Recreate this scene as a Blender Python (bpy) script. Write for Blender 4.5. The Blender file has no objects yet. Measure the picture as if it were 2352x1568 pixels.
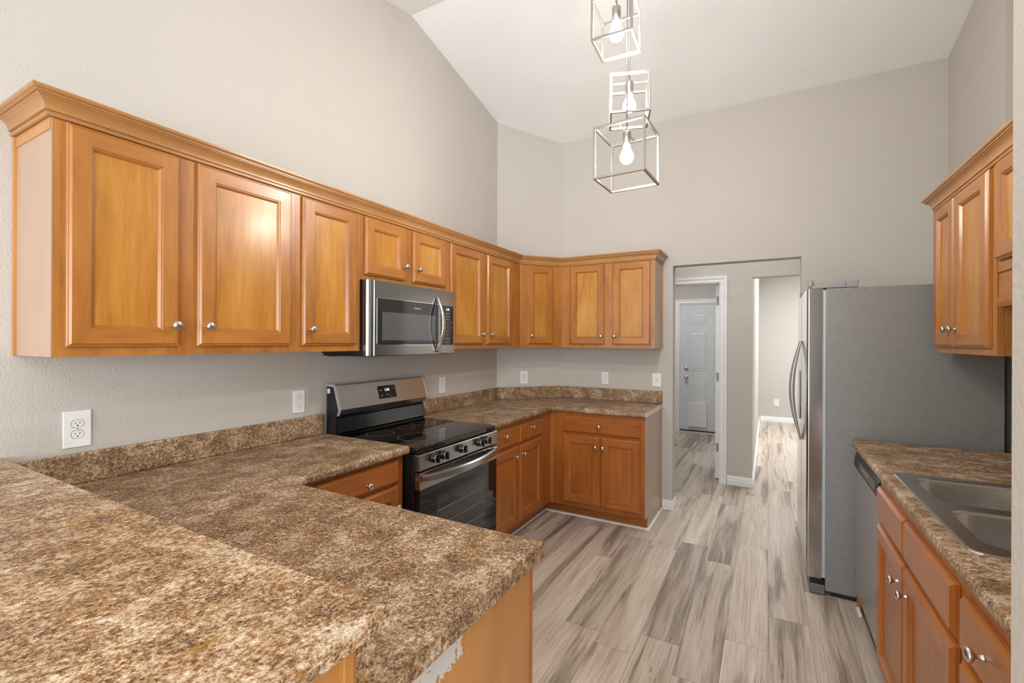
import bpy, bmesh, math, random
from mathutils import Vector, Matrix
PI = math.pi
random.seed(7)
scene = bpy.context.scene
COL = scene.collection

# ------------------------------------------------------------------ camera
CAM = Vector((2.2135, -4.1626, 1.4579))
YAW, ROLL = 0.508, 0.0039
cam_data = bpy.data.cameras.new('camera')
cam_data.sensor_width = 36.0
cam_data.lens = 1054.56 / 2352 * 36.0
cam_data.clip_start = 0.02
cam = bpy.data.objects.new('camera', cam_data)
COL.objects.link(cam)
_f = Vector((-math.sin(YAW), math.cos(YAW), 0))
_r = Vector((math.cos(YAW), math.sin(YAW), 0))
_z = Vector((0, 0, 1))
_R = _r * math.cos(ROLL) + _z * math.sin(ROLL)
_U = _z * math.cos(ROLL) - _r * math.sin(ROLL)
_B = -_f
m = Matrix(((_R.x, _U.x, _B.x, CAM.x), (_R.y, _U.y, _B.y, CAM.y), (_R.z, _U.z, _B.z, CAM.z), (0, 0, 0, 1)))
cam.matrix_world = m
scene.camera = cam

# ------------------------------------------------------------------ world, lights, exposure
scene.view_settings.view_transform = 'Standard'
scene.view_settings.look = 'None'
scene.view_settings.gamma = 1.0
scene.view_settings.use_curve_mapping = False
scene.view_settings.exposure = 0.76
world = bpy.data.worlds.new('world')
scene.world = world
world.use_nodes = True
world.node_tree.nodes['Background'].inputs['Color'].default_value = (0.80, 0.90, 1.0, 1)
world.node_tree.nodes['Background'].inputs['Strength'].default_value = 1.0
scene.cycles.max_bounces = 10
scene.cycles.diffuse_bounces = 6
scene.cycles.glossy_bounces = 5
scene.cycles.sample_clamp_indirect = 6.0


def area(name, loc, direction, sx, sy, power, color=(1, 1, 1)):
    l = bpy.data.lights.new(name, 'AREA')
    l.shape = 'RECTANGLE'
    l.size, l.size_y = sx, sy
    l.energy = power
    l.color = color
    o = bpy.data.objects.new(name, l)
    COL.objects.link(o)
    o.location = loc
    o.rotation_euler = Vector(direction).to_track_quat('-Z', 'Z').to_euler()
    return o


# daylight through the living room's windows behind the camera, then added fills for the rooms
area('daylight_rear', (3.0, -7.46, 1.25), (0, 1, 0), 5.2, 2.1, 150, (0.95, 0.98, 1.0))
area('daylight_side', (6.46, -5.6, 1.35), (-1, 0, 0), 2.6, 1.9, 5, (0.95, 0.98, 1.0))
area('far_room_fill', (3.4, 3.5, 2.78), (0, 0, -1), 1.6, 1.6, 80, (0.94, 0.97, 1.0))  # added overhead light standing in for the far room's daylight, no fixture
area('laundry_fill', (1.0, 2.4, 2.74), (0, 0, -1), 0.5, 0.5, 13, (0.98, 0.98, 1.0))  # added, unseen: brightens the laundry, no known lamp
area('hall_fill', (1.9, .56, 2.74), (0, 0, -1), 1.6, 0.5, 6, (1.0, 0.97, 0.93))  # added to lift the hall walls, no fixture there
area('living_room_fill', (3.0, -5.4, 2.85), (0, 0.0, -1), 1.2, 1.2, 20, (1.0, 0.97, 0.93))  # added fill over the living room, not a known lamp
area('high_fill', (6.44, -5.0, 2.75), (-1, 0, 0.12), 2.2, .7, 16, (0.95, 0.98, 1.0))  # added to brighten ceiling and upper left wall, no window at this height


# ------------------------------------------------------------------ node material helpers
def new_mat(name):
    mt = bpy.data.materials.new(name)
    mt.use_nodes = True
    nt = mt.node_tree
    return mt, nt, nt.nodes['Principled BSDF']


def N(nt, kind, **kw):
    n = nt.nodes.new(kind)
    for k, v in kw.items():
        setattr(n, k, v)
    return n


def L(nt, a, b):
    nt.links.new(a, b)


def ramp(nt, fac, stops):
    n = N(nt, 'ShaderNodeValToRGB')
    el = n.color_ramp.elements
    while len(el) < len(stops):
        el.new(0.5)
    for e, (p, c) in zip(el, stops):
        e.position = p
        e.color = (*c, 1) if len(c) == 3 else c
    L(nt, fac, n.inputs['Fac'])
    return n.outputs['Color']


def mixc(nt, fac, a, b, mode='MIX'):
    n = N(nt, 'ShaderNodeMix', data_type='RGBA', blend_type=mode)
    for s, v in ((n.inputs['Factor'], fac), (n.inputs['A'], a), (n.inputs['B'], b)):
        if hasattr(v, 'is_linked'):
            L(nt, v, s)
        elif isinstance(v, (int, float)):
            s.default_value = v
        else:
            s.default_value = (*v, 1)
    return n.outputs['Result']


def coords(nt, scale=(1, 1, 1), jitter=0.0, world_space=False, rot=(0, 0, 0)):
    if world_space:
        v = N(nt, 'ShaderNodeNewGeometry').outputs['Position']
    else:
        v = N(nt, 'ShaderNodeTexCoord').outputs['Object']
    if jitter:
        oi = N(nt, 'ShaderNodeObjectInfo')
        mu = N(nt, 'ShaderNodeVectorMath', operation='ADD')
        cm = N(nt, 'ShaderNodeMath', operation='MULTIPLY')
        L(nt, oi.outputs['Random'], cm.inputs[0])
        cm.inputs[1].default_value = jitter
        L(nt, v, mu.inputs[0])
        L(nt, cm.outputs[0], mu.inputs[1])
        v = mu.outputs[0]
    mp = N(nt, 'ShaderNodeMapping')
    mp.inputs['Scale'].default_value = scale
    mp.inputs['Rotation'].default_value = rot
    L(nt, v, mp.inputs['Vector'])
    return mp.outputs['Vector']


def noise(nt, vec, scale, detail=4, rough=0.5, dist=0.0):
    n = N(nt, 'ShaderNodeTexNoise')
    n.inputs['Scale'].default_value = scale
    n.inputs['Detail'].default_value = detail
    n.inputs['Roughness'].default_value = rough
    n.inputs['Distortion'].default_value = dist
    L(nt, vec, n.inputs['Vector'])
    return n.outputs['Fac']


def bump(nt, bsdf, height, strength, distance):
    b = N(nt, 'ShaderNodeBump')
    b.inputs['Strength'].default_value = strength
    b.inputs['Distance'].default_value = distance
    L(nt, height, b.inputs['Height'])
    L(nt, b.outputs['Normal'], bsdf.inputs['Normal'])


def plain(name, color, rough=0.5, metal=0.0, coat=0.0, spec=0.5):
    mt, nt, b = new_mat(name)
    # a trace of tone variation keeps every surface procedural
    v = coords(nt, (1, 1, 1), 0.0)
    f = noise(nt, v, 30, 2)
    c = ramp(nt, f, [(0.3, tuple(x * 0.97 for x in color)), (0.7, tuple(min(1, x * 1.03) for x in color))])
    L(nt, c, b.inputs['Base Color'])
    b.inputs['Roughness'].default_value = rough
    b.inputs['Metallic'].default_value = metal
    b.inputs['Coat Weight'].default_value = coat
    b.inputs['Specular IOR Level'].default_value = spec
    return mt


def wall_mat(name, color, bump_s=0.42):
    mt, nt, b = new_mat(name)
    v = coords(nt, world_space=True)
    f = noise(nt, v, 3.0, 2)
    c = ramp(nt, f, [(0.3, tuple(x * 0.985 for x in color)), (0.7, color)])
    L(nt, c, b.inputs['Base Color'])
    b.inputs['Roughness'].default_value = 0.75
    h = noise(nt, v, 120, 3, 0.5)
    bump(nt, b, h, bump_s, 0.004)
    return mt


def wood_mat(name, dark, mid, light, scale, rough=0.34, coat=0.35, streak=0.0):
    """maple: faint long grain along the axis whose mapping scale is small"""
    mt, nt, b = new_mat(name)
    v = coords(nt, scale, 7.0)
    g1 = noise(nt, v, 6.0, 6, 0.6, 0.6)
    g2 = noise(nt, v, 24.0, 3, 0.6, 0.0)
    vb = coords(nt, tuple(0.35 + 0.25 * s for s in scale), 11.0)
    blotch = noise(nt, vb, 3.2, 3, 0.6, 0.8)
    base = ramp(nt, g1, [(0.28, dark), (0.5, mid), (0.72, light)])
    c = mixc(nt, 0.22, base, ramp(nt, g2, [(0.35, dark), (0.65, light)]))
    c = mixc(nt, 0.45, c, ramp(nt, blotch, [(0.32, dark), (0.5, mid), (0.68, light)]))
    oi = N(nt, 'ShaderNodeObjectInfo')
    tone = ramp(nt, oi.outputs['Random'], [(0.0, (0.90, 0.88, 0.86)), (1.0, (1.04, 1.04, 1.04))])
    c = mixc(nt, 1.0, c, tone, 'MULTIPLY')
    L(nt, c, b.inputs['Base Color'])
    b.inputs['Roughness'].default_value = rough
    b.inputs['Coat Weight'].default_value = coat
    b.inputs['Coat Roughness'].default_value = 0.22
    bump(nt, b, g2, 0.04, 0.001)
    return mt


def laminate_mat(name, streak, tone=1.0, shift=0.0):
    """brown, cream and ochre granite-pattern laminate"""
    mt, nt, b = new_mat(name)
    v = coords(nt, streak, 0.0, world_space=True)
    if shift:
        v.node.inputs['Location'].default_value = (shift, shift * .7, 0)
    t = tone
    k = lambda r, g, b_: (r * t, g * t, b_ * t)
    big = noise(nt, v, 13.0, 5, 0.62, 0.5)
    mid = noise(nt, v, 88.0, 8, 0.74, 0.25)
    fine = noise(nt, v, 230.0, 5, 0.75, 0.2)
    n4 = noise(nt, v, 16.0, 6, 0.70, 0.7)
    s1 = N(nt, 'ShaderNodeMath', operation='MULTIPLY_ADD')
    L(nt, big, s1.inputs[0]); s1.inputs[1].default_value = 0.62; s1.inputs[2].default_value = -0.305
    s2 = N(nt, 'ShaderNodeMath', operation='ADD')
    L(nt, mid, s2.inputs[0]); L(nt, s1.outputs[0], s2.inputs[1])
    c1 = ramp(nt, s2.outputs[0], [(0.355, k(.030, .012, .006)), (0.43, k(.145, .058, .019)), (0.50, k(.330, .175, .068)), (0.55, k(.50, .345, .195)), (0.63, k(.80, .73, .62))])
    c2 = ramp(nt, fine, [(0.39, k(.022, .010, .006)), (0.45, k(.155, .070, .026)), (0.51, k(.38, .230, .112)), (0.59, k(.82, .76, .66))])
    c = mixc(nt, 0.44, c1, c2)
    huge = noise(nt, v, 4.5, 4, 0.6, 0.8)
    c = mixc(nt, 1.0, c, ramp(nt, huge, [(0.38, (.84, .77, .66)), (0.62, (1.10, 1.09, 1.05))]), 'MULTIPLY')
    och = ramp(nt, n4, [(0.575, (0, 0, 0)), (0.65, (1, 1, 1))])
    ochm = N(nt, 'ShaderNodeMath', operation='MULTIPLY')
    L(nt, och, ochm.inputs[0])
    ochm.inputs[1].default_value = 0.55
    c = mixc(nt, ochm.outputs[0], c, k(.38, .185, .028))
    L(nt, c, b.inputs['Base Color'])
    b.inputs['Roughness'].default_value = 0.45
    bump(nt, b, fine, 0.05, 0.001)
    return mt


def floor_mat():
    mt, nt, b = new_mat('vinyl_plank')
    pos = N(nt, 'ShaderNodeNewGeometry').outputs['Position']
    sep = N(nt, 'ShaderNodeSeparateXYZ')
    L(nt, pos, sep.inputs[0])
    W, LEN = 0.185, 1.22

    def math_(op, a, b_=None):
        n = N(nt, 'ShaderNodeMath', operation=op)
        for i, v in enumerate((a, b_)):
            if v is None:
                continue
            if isinstance(v, (int, float)):
                n.inputs[i].default_value = v
            else:
                L(nt, v, n.inputs[i])
        return n.outputs[0]
    px = math_('DIVIDE', sep.outputs['X'], W)
    row = math_('FLOOR', px)
    fx = math_('SUBTRACT', px, row)
    wn = N(nt, 'ShaderNodeTexWhiteNoise', noise_dimensions='1D')
    L(nt, row, wn.inputs['W'])
    py = math_('ADD', math_('DIVIDE', sep.outputs['Y'], LEN), wn.outputs['Value'])
    idx = math_('FLOOR', py)
    fy = math_('SUBTRACT', py, idx)
    cmb = N(nt, 'ShaderNodeCombineXYZ')
    L(nt, row, cmb.inputs['X'])
    L(nt, idx, cmb.inputs['Y'])
    wn2 = N(nt, 'ShaderNodeTexWhiteNoise', noise_dimensions='3D')
    L(nt, cmb.outputs[0], wn2.inputs['Vector'])
    off = N(nt, 'ShaderNodeVectorMath', operation='SCALE')
    L(nt, wn2.outputs['Color'], off.inputs[0])
    off.inputs['Scale'].default_value = 40.0
    add = N(nt, 'ShaderNodeVectorMath', operation='ADD')
    L(nt, pos, add.inputs[0])
    L(nt, off.outputs[0], add.inputs[1])
    mp = N(nt, 'ShaderNodeMapping')
    mp.inputs['Scale'].default_value = (6.5, 0.42, 1.0)
    L(nt, add.outputs[0], mp.inputs['Vector'])
    g = noise(nt, mp.outputs[0], 1.5, 5, 0.52, 0.8)
    mp2 = N(nt, 'ShaderNodeMapping')
    mp2.inputs['Scale'].default_value = (60.0, 1.5, 1.0)
    L(nt, add.outputs[0], mp2.inputs['Vector'])
    g2 = noise(nt, mp2.outputs[0], 2.5, 4, 0.6, 0.4)
    c = ramp(nt, g, [(0.30, (.10, .074, .055)), (0.40, (.245, .19, .148)), (0.47, (.46, .385, .315)), (0.66, (.62, .55, .47))])
    c = mixc(nt, 0.30, c, ramp(nt, g2, [(0.38, (.19, .15, .12)), (0.56, (.66, .585, .50))]))
    mp3 = N(nt, 'ShaderNodeMapping')
    mp3.inputs['Scale'].default_value = (13.0, 1.1, 1.0)
    L(nt, add.outputs[0], mp3.inputs['Vector'])
    g3 = noise(nt, mp3.outputs[0], 1.3, 5, 0.7, 2.4)
    crack = ramp(nt, g3, [(0.30, (1, 1, 1)), (0.36, (0, 0, 0))])
    c = mixc(nt, math_('MULTIPLY', crack, 0.65), c, (.055, .04, .03))
    tone = ramp(nt, wn2.outputs['Value'], [(0, (.84, .83, .82)), (1, (1.12, 1.11, 1.10))])
    c = mixc(nt, 1.0, c, tone, 'MULTIPLY')
    ex = math_('LESS_THAN', math_('MINIMUM', fx, math_('SUBTRACT', 1.0, fx)), 0.006)
    ey = math_('LESS_THAN', math_('MINIMUM', fy, math_('SUBTRACT', 1.0, fy)), 0.0012)
    seam = math_('MAXIMUM', ex, ey)
    c = mixc(nt, math_('MULTIPLY', seam, 0.55), c, (.07, .055, .045))
    L(nt, c, b.inputs['Base Color'])
    b.inputs['Roughness'].default_value = 0.42
    b.inputs['Specular IOR Level'].default_value = 0.5
    bump(nt, b, g2, 0.12, 0.002)
    return mt


def steel_mat(name, color, rough, stretch, metal=1.0, bs=0.03):
    mt, nt, b = new_mat(name)
    v = coords(nt, stretch)
    f = noise(nt, v, 40, 3, 0.6)
    L(nt, ramp(nt, f, [(0.3, tuple(x * 0.93 for x in color)), (0.7, tuple(min(1, x * 1.05) for x in color))]), b.inputs['Base Color'])
    b.inputs['Metallic'].default_value = metal
    r = N(nt, 'ShaderNodeMapRange')
    L(nt, f, r.inputs['Value'])
    r.inputs['To Min'].default_value = rough * 0.85
    r.inputs['To Max'].default_value = rough * 1.15
    L(nt, r.outputs[0], b.inputs['Roughness'])
    return mt


def emit_mat(name, color, strength):
    mt, nt, b = new_mat(name)
    b.inputs['Base Color'].default_value = (*color, 1)
    b.inputs['Emission Color'].default_value = (*color, 1)
    b.inputs['Emission Strength'].default_value = strength
    return mt


MAT = {}
MAT['wall'] = wall_mat('greige_paint', (.525, .497, .455))
MAT['ceiling'] = wall_mat('ceiling_white', (.86, .865, .865), 0.5)
MAT['white_trim'] = plain('white_trim_paint', (.80, .80, .80), 0.4)
MAT['door_paint'] = plain('pale_blue_grey_door_paint', (.63, .655, .665), 0.4)
W_D, W_M, W_L = (.26, .084, .013), (.385, .145, .025), (.49, .215, .045)
MAT['wood_v'] = wood_mat('maple_vertical', W_D, W_M, W_L, (5, 5, .55))
MAT['wood_h'] = wood_mat('maple_horizontal', W_D, W_M, W_L, (.55, 5, 5))
P_D, P_M, P_L = (.32, .112, .011), (.46, .192, .022), (.60, .32, .070)
MAT['panel_v'] = wood_mat('maple_panel', P_D, P_M, P_L, (5, 5, .45))
B_D, B_M, B_L = (.25, .070, .010), (.36, .112, .017), (.44, .155, .030)  # same maple as the uppers, shade painted in as a darker red
MAT['base_v'] = wood_mat('maple_base_shaded_vertical', B_D, B_M, B_L, (5, 5, .55))
MAT['base_h'] = wood_mat('maple_base_shaded_horizontal', B_D, B_M, B_L, (.55, 5, 5))
MAT['base_p'] = wood_mat('maple_base_shaded_panel', B_D, B_M, B_L, (5, 5, .45))
MAT['crown'] = wood_mat('maple_crown', (.34, .155, .048), (.43, .21, .07), (.50, .265, .10), (.4, .4, 5))
MAT['side'] = wood_mat('maple_side_vinyl', (.40, .27, .19), (.43, .295, .21), (.46, .32, .235), (6, 6, .35), 0.35, 0.3)
MAT['side_wood'] = wood_mat('maple_end_wood', (.40, .175, .045), (.49, .225, .06), (.56, .28, .09), (6, 6, .35))
MAT['lam_y'] = laminate_mat('laminate_left', (1.0, .82, 1.0), 0.82)
MAT['lam_bar_lit'] = laminate_mat('laminate_bar_lit', (1.0, .82, 1.0), 0.95, 3.7)  # same laminate as the counters, window light painted in as a paler tone
MAT['lam_x'] = laminate_mat('laminate_right', (.55, 1.0, 1.0), 0.82)
MAT['floor'] = floor_mat()
MAT['steel'] = steel_mat('brushed_steel_horizontal', (.45, .452, .455), 0.24, (40, .6, 40))
MAT['steel_v'] = steel_mat('brushed_steel_vertical', (.45, .448, .442), 0.13, (30, 30, .5))
MAT['steel_mw'] = steel_mat('microwave_steel', (.33, .328, .322), 0.2, (30, 30, .5))
MAT['nickel'] = steel_mat('satin_nickel', (.63, .62, .60), 0.25, (5, 5, 5))
MAT['cage'] = steel_mat('nickel_cage', (.48, .465, .44), 0.3, (5, 5, 5))
MAT['silver_trim'] = plain('silver_trim', (.42, .43, .43), 0.3, 0.35)
MAT['dw_steel'] = plain('dishwasher_steel', (.40, .41, .405), 0.32, 0.45)
MAT['hinge'] = plain('dull_hinge_metal', (.30, .30, .29), 0.5, 0.3)
MAT['chrome'] = steel_mat('chrome', (.82, .82, .82), 0.08, (5, 5, 5))
MAT['fridge_side'] = steel_mat('grey_textured_side', (.228, .228, .222), 0.33, (1, 1, 1), 0.0)
MAT['sink'] = steel_mat('sink_steel', (.62, .61, .59), 0.26, (3, 40, 3))
MAT['black'] = plain('black_enamel', (.008, .008, .008), 0.12)
MAT['black_matte'] = plain('black_plastic', (.012, .012, .013), 0.4)
MAT['glass_black'] = plain('black_glass', (.006, .006, .007), 0.03)
MAT['glass_mw'] = plain('microwave_glass', (.02, .02, .021), 0.05)
MAT['glass_mesh'] = plain('microwave_screen', (.085, .085, .088), 0.10)
MAT['oven_window'] = plain('oven_window_glass', (.025, .025, .025), 0.05)
MAT['ring'] = plain('burner_ring_print', (.22, .22, .22), 0.3)
MAT['brown_glass'] = plain('control_glass', (.014, .010, .008), 0.06)
MAT['grey_plastic'] = plain('grey_plastic', (.13, .135, .14), 0.45)
MAT['grey_light'] = plain('grey_cap', (.27, .28, .28), 0.35)
MAT['gasket'] = plain('grey_gasket', (.45, .50, .53), 0.5)
MAT['white_plastic'] = plain('white_plastic', (.80, .80, .79), 0.35)
MAT['slot'] = plain('dark_slot', (.03, .03, .03), 0.6)
MAT['ivory'] = plain('ivory_plastic', (.70, .66, .50), 0.4)
MAT['label_white'] = plain('label_white', (.75, .75, .74), 0.5)
MAT['substrate'] = plain('raw_end_cap', (.70, .64, .58), 0.6)
MAT['dark_gap'] = plain('dark_gap', (.02, .02, .02), 0.7)
MAT['print'] = plain('pale_print', (.62, .62, .62), 0.5)
MAT['digits'] = emit_mat('display_digits', (.85, .93, 1.0), 1.2)
MAT['bulb'] = emit_mat('lit_bulb', (1.0, .965, .915), 340.0)
MAT['pet_door'] = plain('white_panel', (.70, .71, .71), 0.45)


def fridge_side_bump():
    nt = MAT['fridge_side'].node_tree
    b = nt.nodes['Principled BSDF']
    v = coords(nt, (1, 1, 1))
    h = noise(nt, v, 260, 2, 0.5, 0.3)
    bump(nt, b, h, 0.30, 0.004)


fridge_side_bump()


# ------------------------------------------------------------------ mesh helpers
class MB:
    def __init__(self):
        self.v, self.f, self.mi = [], [], []
        self.sm = []

    def add(self, vs, fs, mi=0, smooth=False):
        o = len(self.v)
        self.v += [tuple(p) for p in vs]
        for fc in fs:
            self.f.append([i + o for i in fc])
            self.mi.append(mi)
            self.sm.append(smooth)
        return self

    def box(self, x0, x1, y0, y1, z0, z1, mi=0):
        vs = [(x, y, z) for z in (z0, z1) for y in (y0, y1) for x in (x0, x1)]
        return self.add(vs, [(0, 2, 3, 1), (4, 5, 7, 6), (0, 1, 5, 4), (2, 6, 7, 3), (0, 4, 6, 2), (1, 3, 7, 5)], mi)

    def bbox(self, x0, x1, y0, y1, z0, z1, r=0.003, mi=0, seg=2):
        bm = bmesh.new()
        bmesh.ops.create_cube(bm, size=1)
        for v in bm.verts:
            v.co = Vector(((x0 + x1) / 2 + v.co.x * (x1 - x0), (y0 + y1) / 2 + v.co.y * (y1 - y0), (z0 + z1) / 2 + v.co.z * (z1 - z0)))
        bmesh.ops.bevel(bm, geom=bm.edges[:], offset=r, segments=seg, affect='EDGES', profile=0.5)
        self.frombm(bm, mi)
        return self

    def frombm(self, bm, mi=0, smooth=False):
        bm.verts.ensure_lookup_table()
        bm.verts.index_update()
        self.add([v.co[:] for v in bm.verts], [[v.index for v in f.verts] for f in bm.faces], mi, smooth)
        bm.free()

    def loft(self, rings, cap0=True, cap1=True, closed=True, mi=0, smooth=False):
        n = len(rings[0])
        vs = [p for r in rings for p in r]
        fs = []
        for i in range(len(rings) - 1):
            for j in range(n if closed else n - 1):
                a, b = i * n + j, i * n + (j + 1) % n
                fs.append((a, b, b + n, a + n))
        if cap0:
            fs.append(tuple(range(n))[::-1])
        if cap1:
            fs.append(tuple(range((len(rings) - 1) * n, len(rings) * n)))
        return self.add(vs, fs, mi, smooth)

    def tube(self, p0, p1, r, n=12, r1=None, mi=0, smooth=True):
        p0, p1 = Vector(p0), Vector(p1)
        d = (p1 - p0).normalized()
        a = d.orthogonal().normalized()
        b = d.cross(a)
        r1 = r if r1 is None else r1
        ring = lambda c, rr: [c + a * rr * math.cos(2 * PI * i / n) + b * rr * math.sin(2 * PI * i / n) for i in range(n)]
        return self.loft([ring(p0, r), ring(p1, r1)], mi=mi, smooth=smooth)

    def lathe(self, origin, axis, prof, n=20, mi=0):
        o, d = Vector(origin), Vector(axis).normalized()
        a = d.orthogonal().normalized()
        b = d.cross(a)
        rings = [[o + d * h + (a * math.cos(2 * PI * i / n) + b * math.sin(2 * PI * i / n)) * r for i in range(n)] for r, h in prof]
        return self.loft(rings, mi=mi, smooth=True)

    def bar(self, p0, p1, t, up=(0, 0, 1), t2=None):
        """square bar from p0 to p1"""
        p0, p1 = Vector(p0), Vector(p1)
        d = (p1 - p0).normalized()
        u = Vector(up)
        if abs(d.dot(u)) > 0.95:
            u = Vector((1, 0, 0))
        a = d.cross(u).normalized()
        b = d.cross(a).normalized()
        t2 = t if t2 is None else t2
        rg = lambda c: [c + a * (sx * t / 2) + b * (sy * t2 / 2) for sx, sy in ((-1, -1), (1, -1), (1, 1), (-1, 1))]
        return self.loft([rg(p0), rg(p1)])

    def slab(self, poly, z0, z1, nose=(), r=0.012, mi=0):
        """polygon plate; edges whose midpoint passes one of the nose tests get rounded top and bottom"""
        bm = bmesh.new()
        vb = [bm.verts.new((x, y, z0)) for x, y in poly]
        vt = [bm.verts.new((x, y, z1)) for x, y in poly]
        n = len(poly)
        bm.faces.new(vt)
        bm.faces.new(vb[::-1])
        ed = []
        for i in range(n):
            j = (i + 1) % n
            bm.faces.new((vb[i], vb[j], vt[j], vt[i]))
            if i in nose:
                ed.append(bm.edges.get((vt[i], vt[j])))
                ed.append(bm.edges.get((vb[i], vb[j])))
        bmesh.ops.recalc_face_normals(bm, faces=bm.faces[:])
        if ed:
            bmesh.ops.bevel(bm, geom=ed, offset=r, segments=5, affect='EDGES', profile=0.5)
        self.frombm(bm, mi)
        return self

    def build(self, name, mats, parent=None, matrix=None, smooth_angle=None):
        """coords are in the parent's frame (matrix None) or in world space with no parent"""
        me = bpy.data.meshes.new(name)
        me.from_pydata([tuple(p) for p in self.v], [], self.f)
        if not isinstance(mats, (list, tuple)):
            mats = [mats]
        for mm in mats:
            me.materials.append(MAT[mm] if isinstance(mm, str) else mm)
        bm = bmesh.new()
        bm.from_mesh(me)
        for fc, mi, sm in zip(bm.faces, self.mi, self.sm):
            fc.material_index = mi
            fc.smooth = sm
        bmesh.ops.recalc_face_normals(bm, faces=bm.faces[:])
        bm.to_mesh(me)
        bm.free()
        o = bpy.data.objects.new(name, me)
        COL.objects.link(o)
        if parent is not None:
            o.parent = parent
        if matrix is not None:
            o.matrix_local = matrix
        return o


def tag(o, label=None, cat=None, group=None, kind=None):
    if label: o['label'] = label
    if cat: o['category'] = cat
    if group: o['group'] = group
    if kind: o['kind'] = kind
    return o


def thing(name, label, cat, loc=(0, 0, 0), rz=0.0, group=None):
    o = bpy.data.objects.new(name, None)
    o.empty_display_size = 0.05
    COL.objects.link(o)
    o.location = loc
    o.rotation_euler = (0, 0, rz)
    return tag(o, label, cat, group)


def struct(name, mb, mats):
    return tag(mb.build(name, mats), kind='structure')


def recentre(o):
    """put the origin of a one-mesh thing at the middle of its base"""
    xs = [v.co for v in o.data.vertices]
    c = Vector(((min(v.x for v in xs) + max(v.x for v in xs)) / 2, (min(v.y for v in xs) + max(v.y for v in xs)) / 2, min(v.z for v in xs)))
    o.data.transform(Matrix.Translation(-c))
    o.location = c
    return o


def text_part(name, body, size, matrix, mat, parent, depth=0.0004):
    cu = bpy.data.curves.new(name, 'FONT')
    cu.body = body
    cu.size = size
    cu.align_x = 'CENTER'
    cu.align_y = 'CENTER'
    cu.extrude = depth
    tmp = bpy.data.objects.new(name + '_tmp', cu)
    COL.objects.link(tmp)
    dg = bpy.context.evaluated_depsgraph_get()
    me = bpy.data.meshes.new_from_object(tmp.evaluated_get(dg))
    bpy.data.objects.remove(tmp)
    me.materials.clear()
    me.materials.append(MAT[mat])
    o = bpy.data.objects.new(name, me)
    COL.objects.link(o)
    o.parent = parent
    o.matrix_local = matrix
    return o


def frame_matrix(origin, xdir, ydir):
    x = Vector(xdir).normalized()
    y = Vector(ydir)
    y = (y - x * y.dot(x)).normalized()
    z = x.cross(y)
    return Matrix(((x.x, y.x, z.x, origin[0]), (x.y, y.y, z.y, origin[1]), (x.z, y.z, z.z, origin[2]), (0, 0, 0, 1)))


# ------------------------------------------------------------------ room shell
RIDGE_Y, RIDGE_Z, SL = -1.67, 3.766, 0.2198
XR = 3.28
REAR = -7.5
EAST = 6.5


def ceil_z(y):
    return RIDGE_Z - SL * abs(y - RIDGE_Y)


mb = MB()
mb.box(-0.1, EAST + .1, REAR - .1, 6.0, -0.06, 0.0)
struct('floor', mb, 'floor')

mb = MB()      # vaulted ceiling: two slopes meeting at a ridge
for ya, yb in ((REAR - .1, RIDGE_Y), (RIDGE_Y, 0.0)):
    za, zb = ceil_z(ya), ceil_z(yb)
    x0, x1 = -0.1, EAST + .1
    vs = [(x0, ya, za), (x1, ya, za), (x1, yb, zb), (x0, yb, zb), (x0, ya, za + .1), (x1, ya, za + .1), (x1, yb, zb + .1), (x0, yb, zb + .1)]
    mb.add(vs, [(0, 1, 2, 3), (7, 6, 5, 4), (0, 4, 5, 1), (1, 5, 6, 2), (2, 6, 7, 3), (3, 7, 4, 0)])
struct('ceiling', mb, 'ceiling')


def gable(x0, x1, y0, y1, z0=0.0):
    """wall along Y whose top follows the vault"""
    ys = [y0] + ([RIDGE_Y] if y0 < RIDGE_Y < y1 else []) + [y1]
    m_ = MB()
    ringa = [(x0, y, z0) for y in (y0, y1)] + [(x0, y, ceil_z(y)) for y in reversed(ys)]
    ringb = [(x1, p[1], p[2]) for p in ringa]
    m_.loft([ringa, ringb])
    return m_


struct('wall_left', gable(-0.1, 0.0, REAR, 0.0), 'wall')
DA, DB = Vector((0, -.479, 0)), Vector((.444, 0, 0))
mb = MB()      # chamfered corner between left and back wall
ring = [(0, -.479, 0), (.444, 0, 0), (0, 0, 0)]
mb.loft([ring, [(0, -.479, ceil_z(-.479)), (.444, 0, ceil_z(0)), (0, 0, ceil_z(0))]])
struct('wall_diagonal', mb, 'wall')

JL, JR, JT = 1.494, 2.437, 2.120
mb = MB()
mb.box(-.1, JL, 0, .12, 0, 3.45)
mb.box(JR, EAST, 0, .12, 0, 3.45)
mb.box(JL, JR, 0, .12, JT, 3.45)
struct('wall_back', mb, 'wall')

# right wall: full height near the back, a ledge with a recessed wall above the cabinets further on
mb = gable(XR, XR + .12, -.857, 0.0)
mb.box(XR, XR + .12, -3.60, -.857, 0, 2.30)
mb.box(XR + .12, XR + .70, -.877, -.757, 2.18, 3.62)
mb.box(XR + .12, XR + .70, -3.60, -.877, 2.18, 2.30)
struct('wall_right', mb, 'wall')
struct('wall_right_recess', gable(XR + .70, XR + .80, -3.60, -.757, 2.18), 'wall')
mb = MB()      # end wall of the right-hand run, next to the camera
mb.box(2.400, EAST, -3.72, -3.60, 0, ceil_z(-3.72))
struct('wall_near', mb, 'wall')

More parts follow.
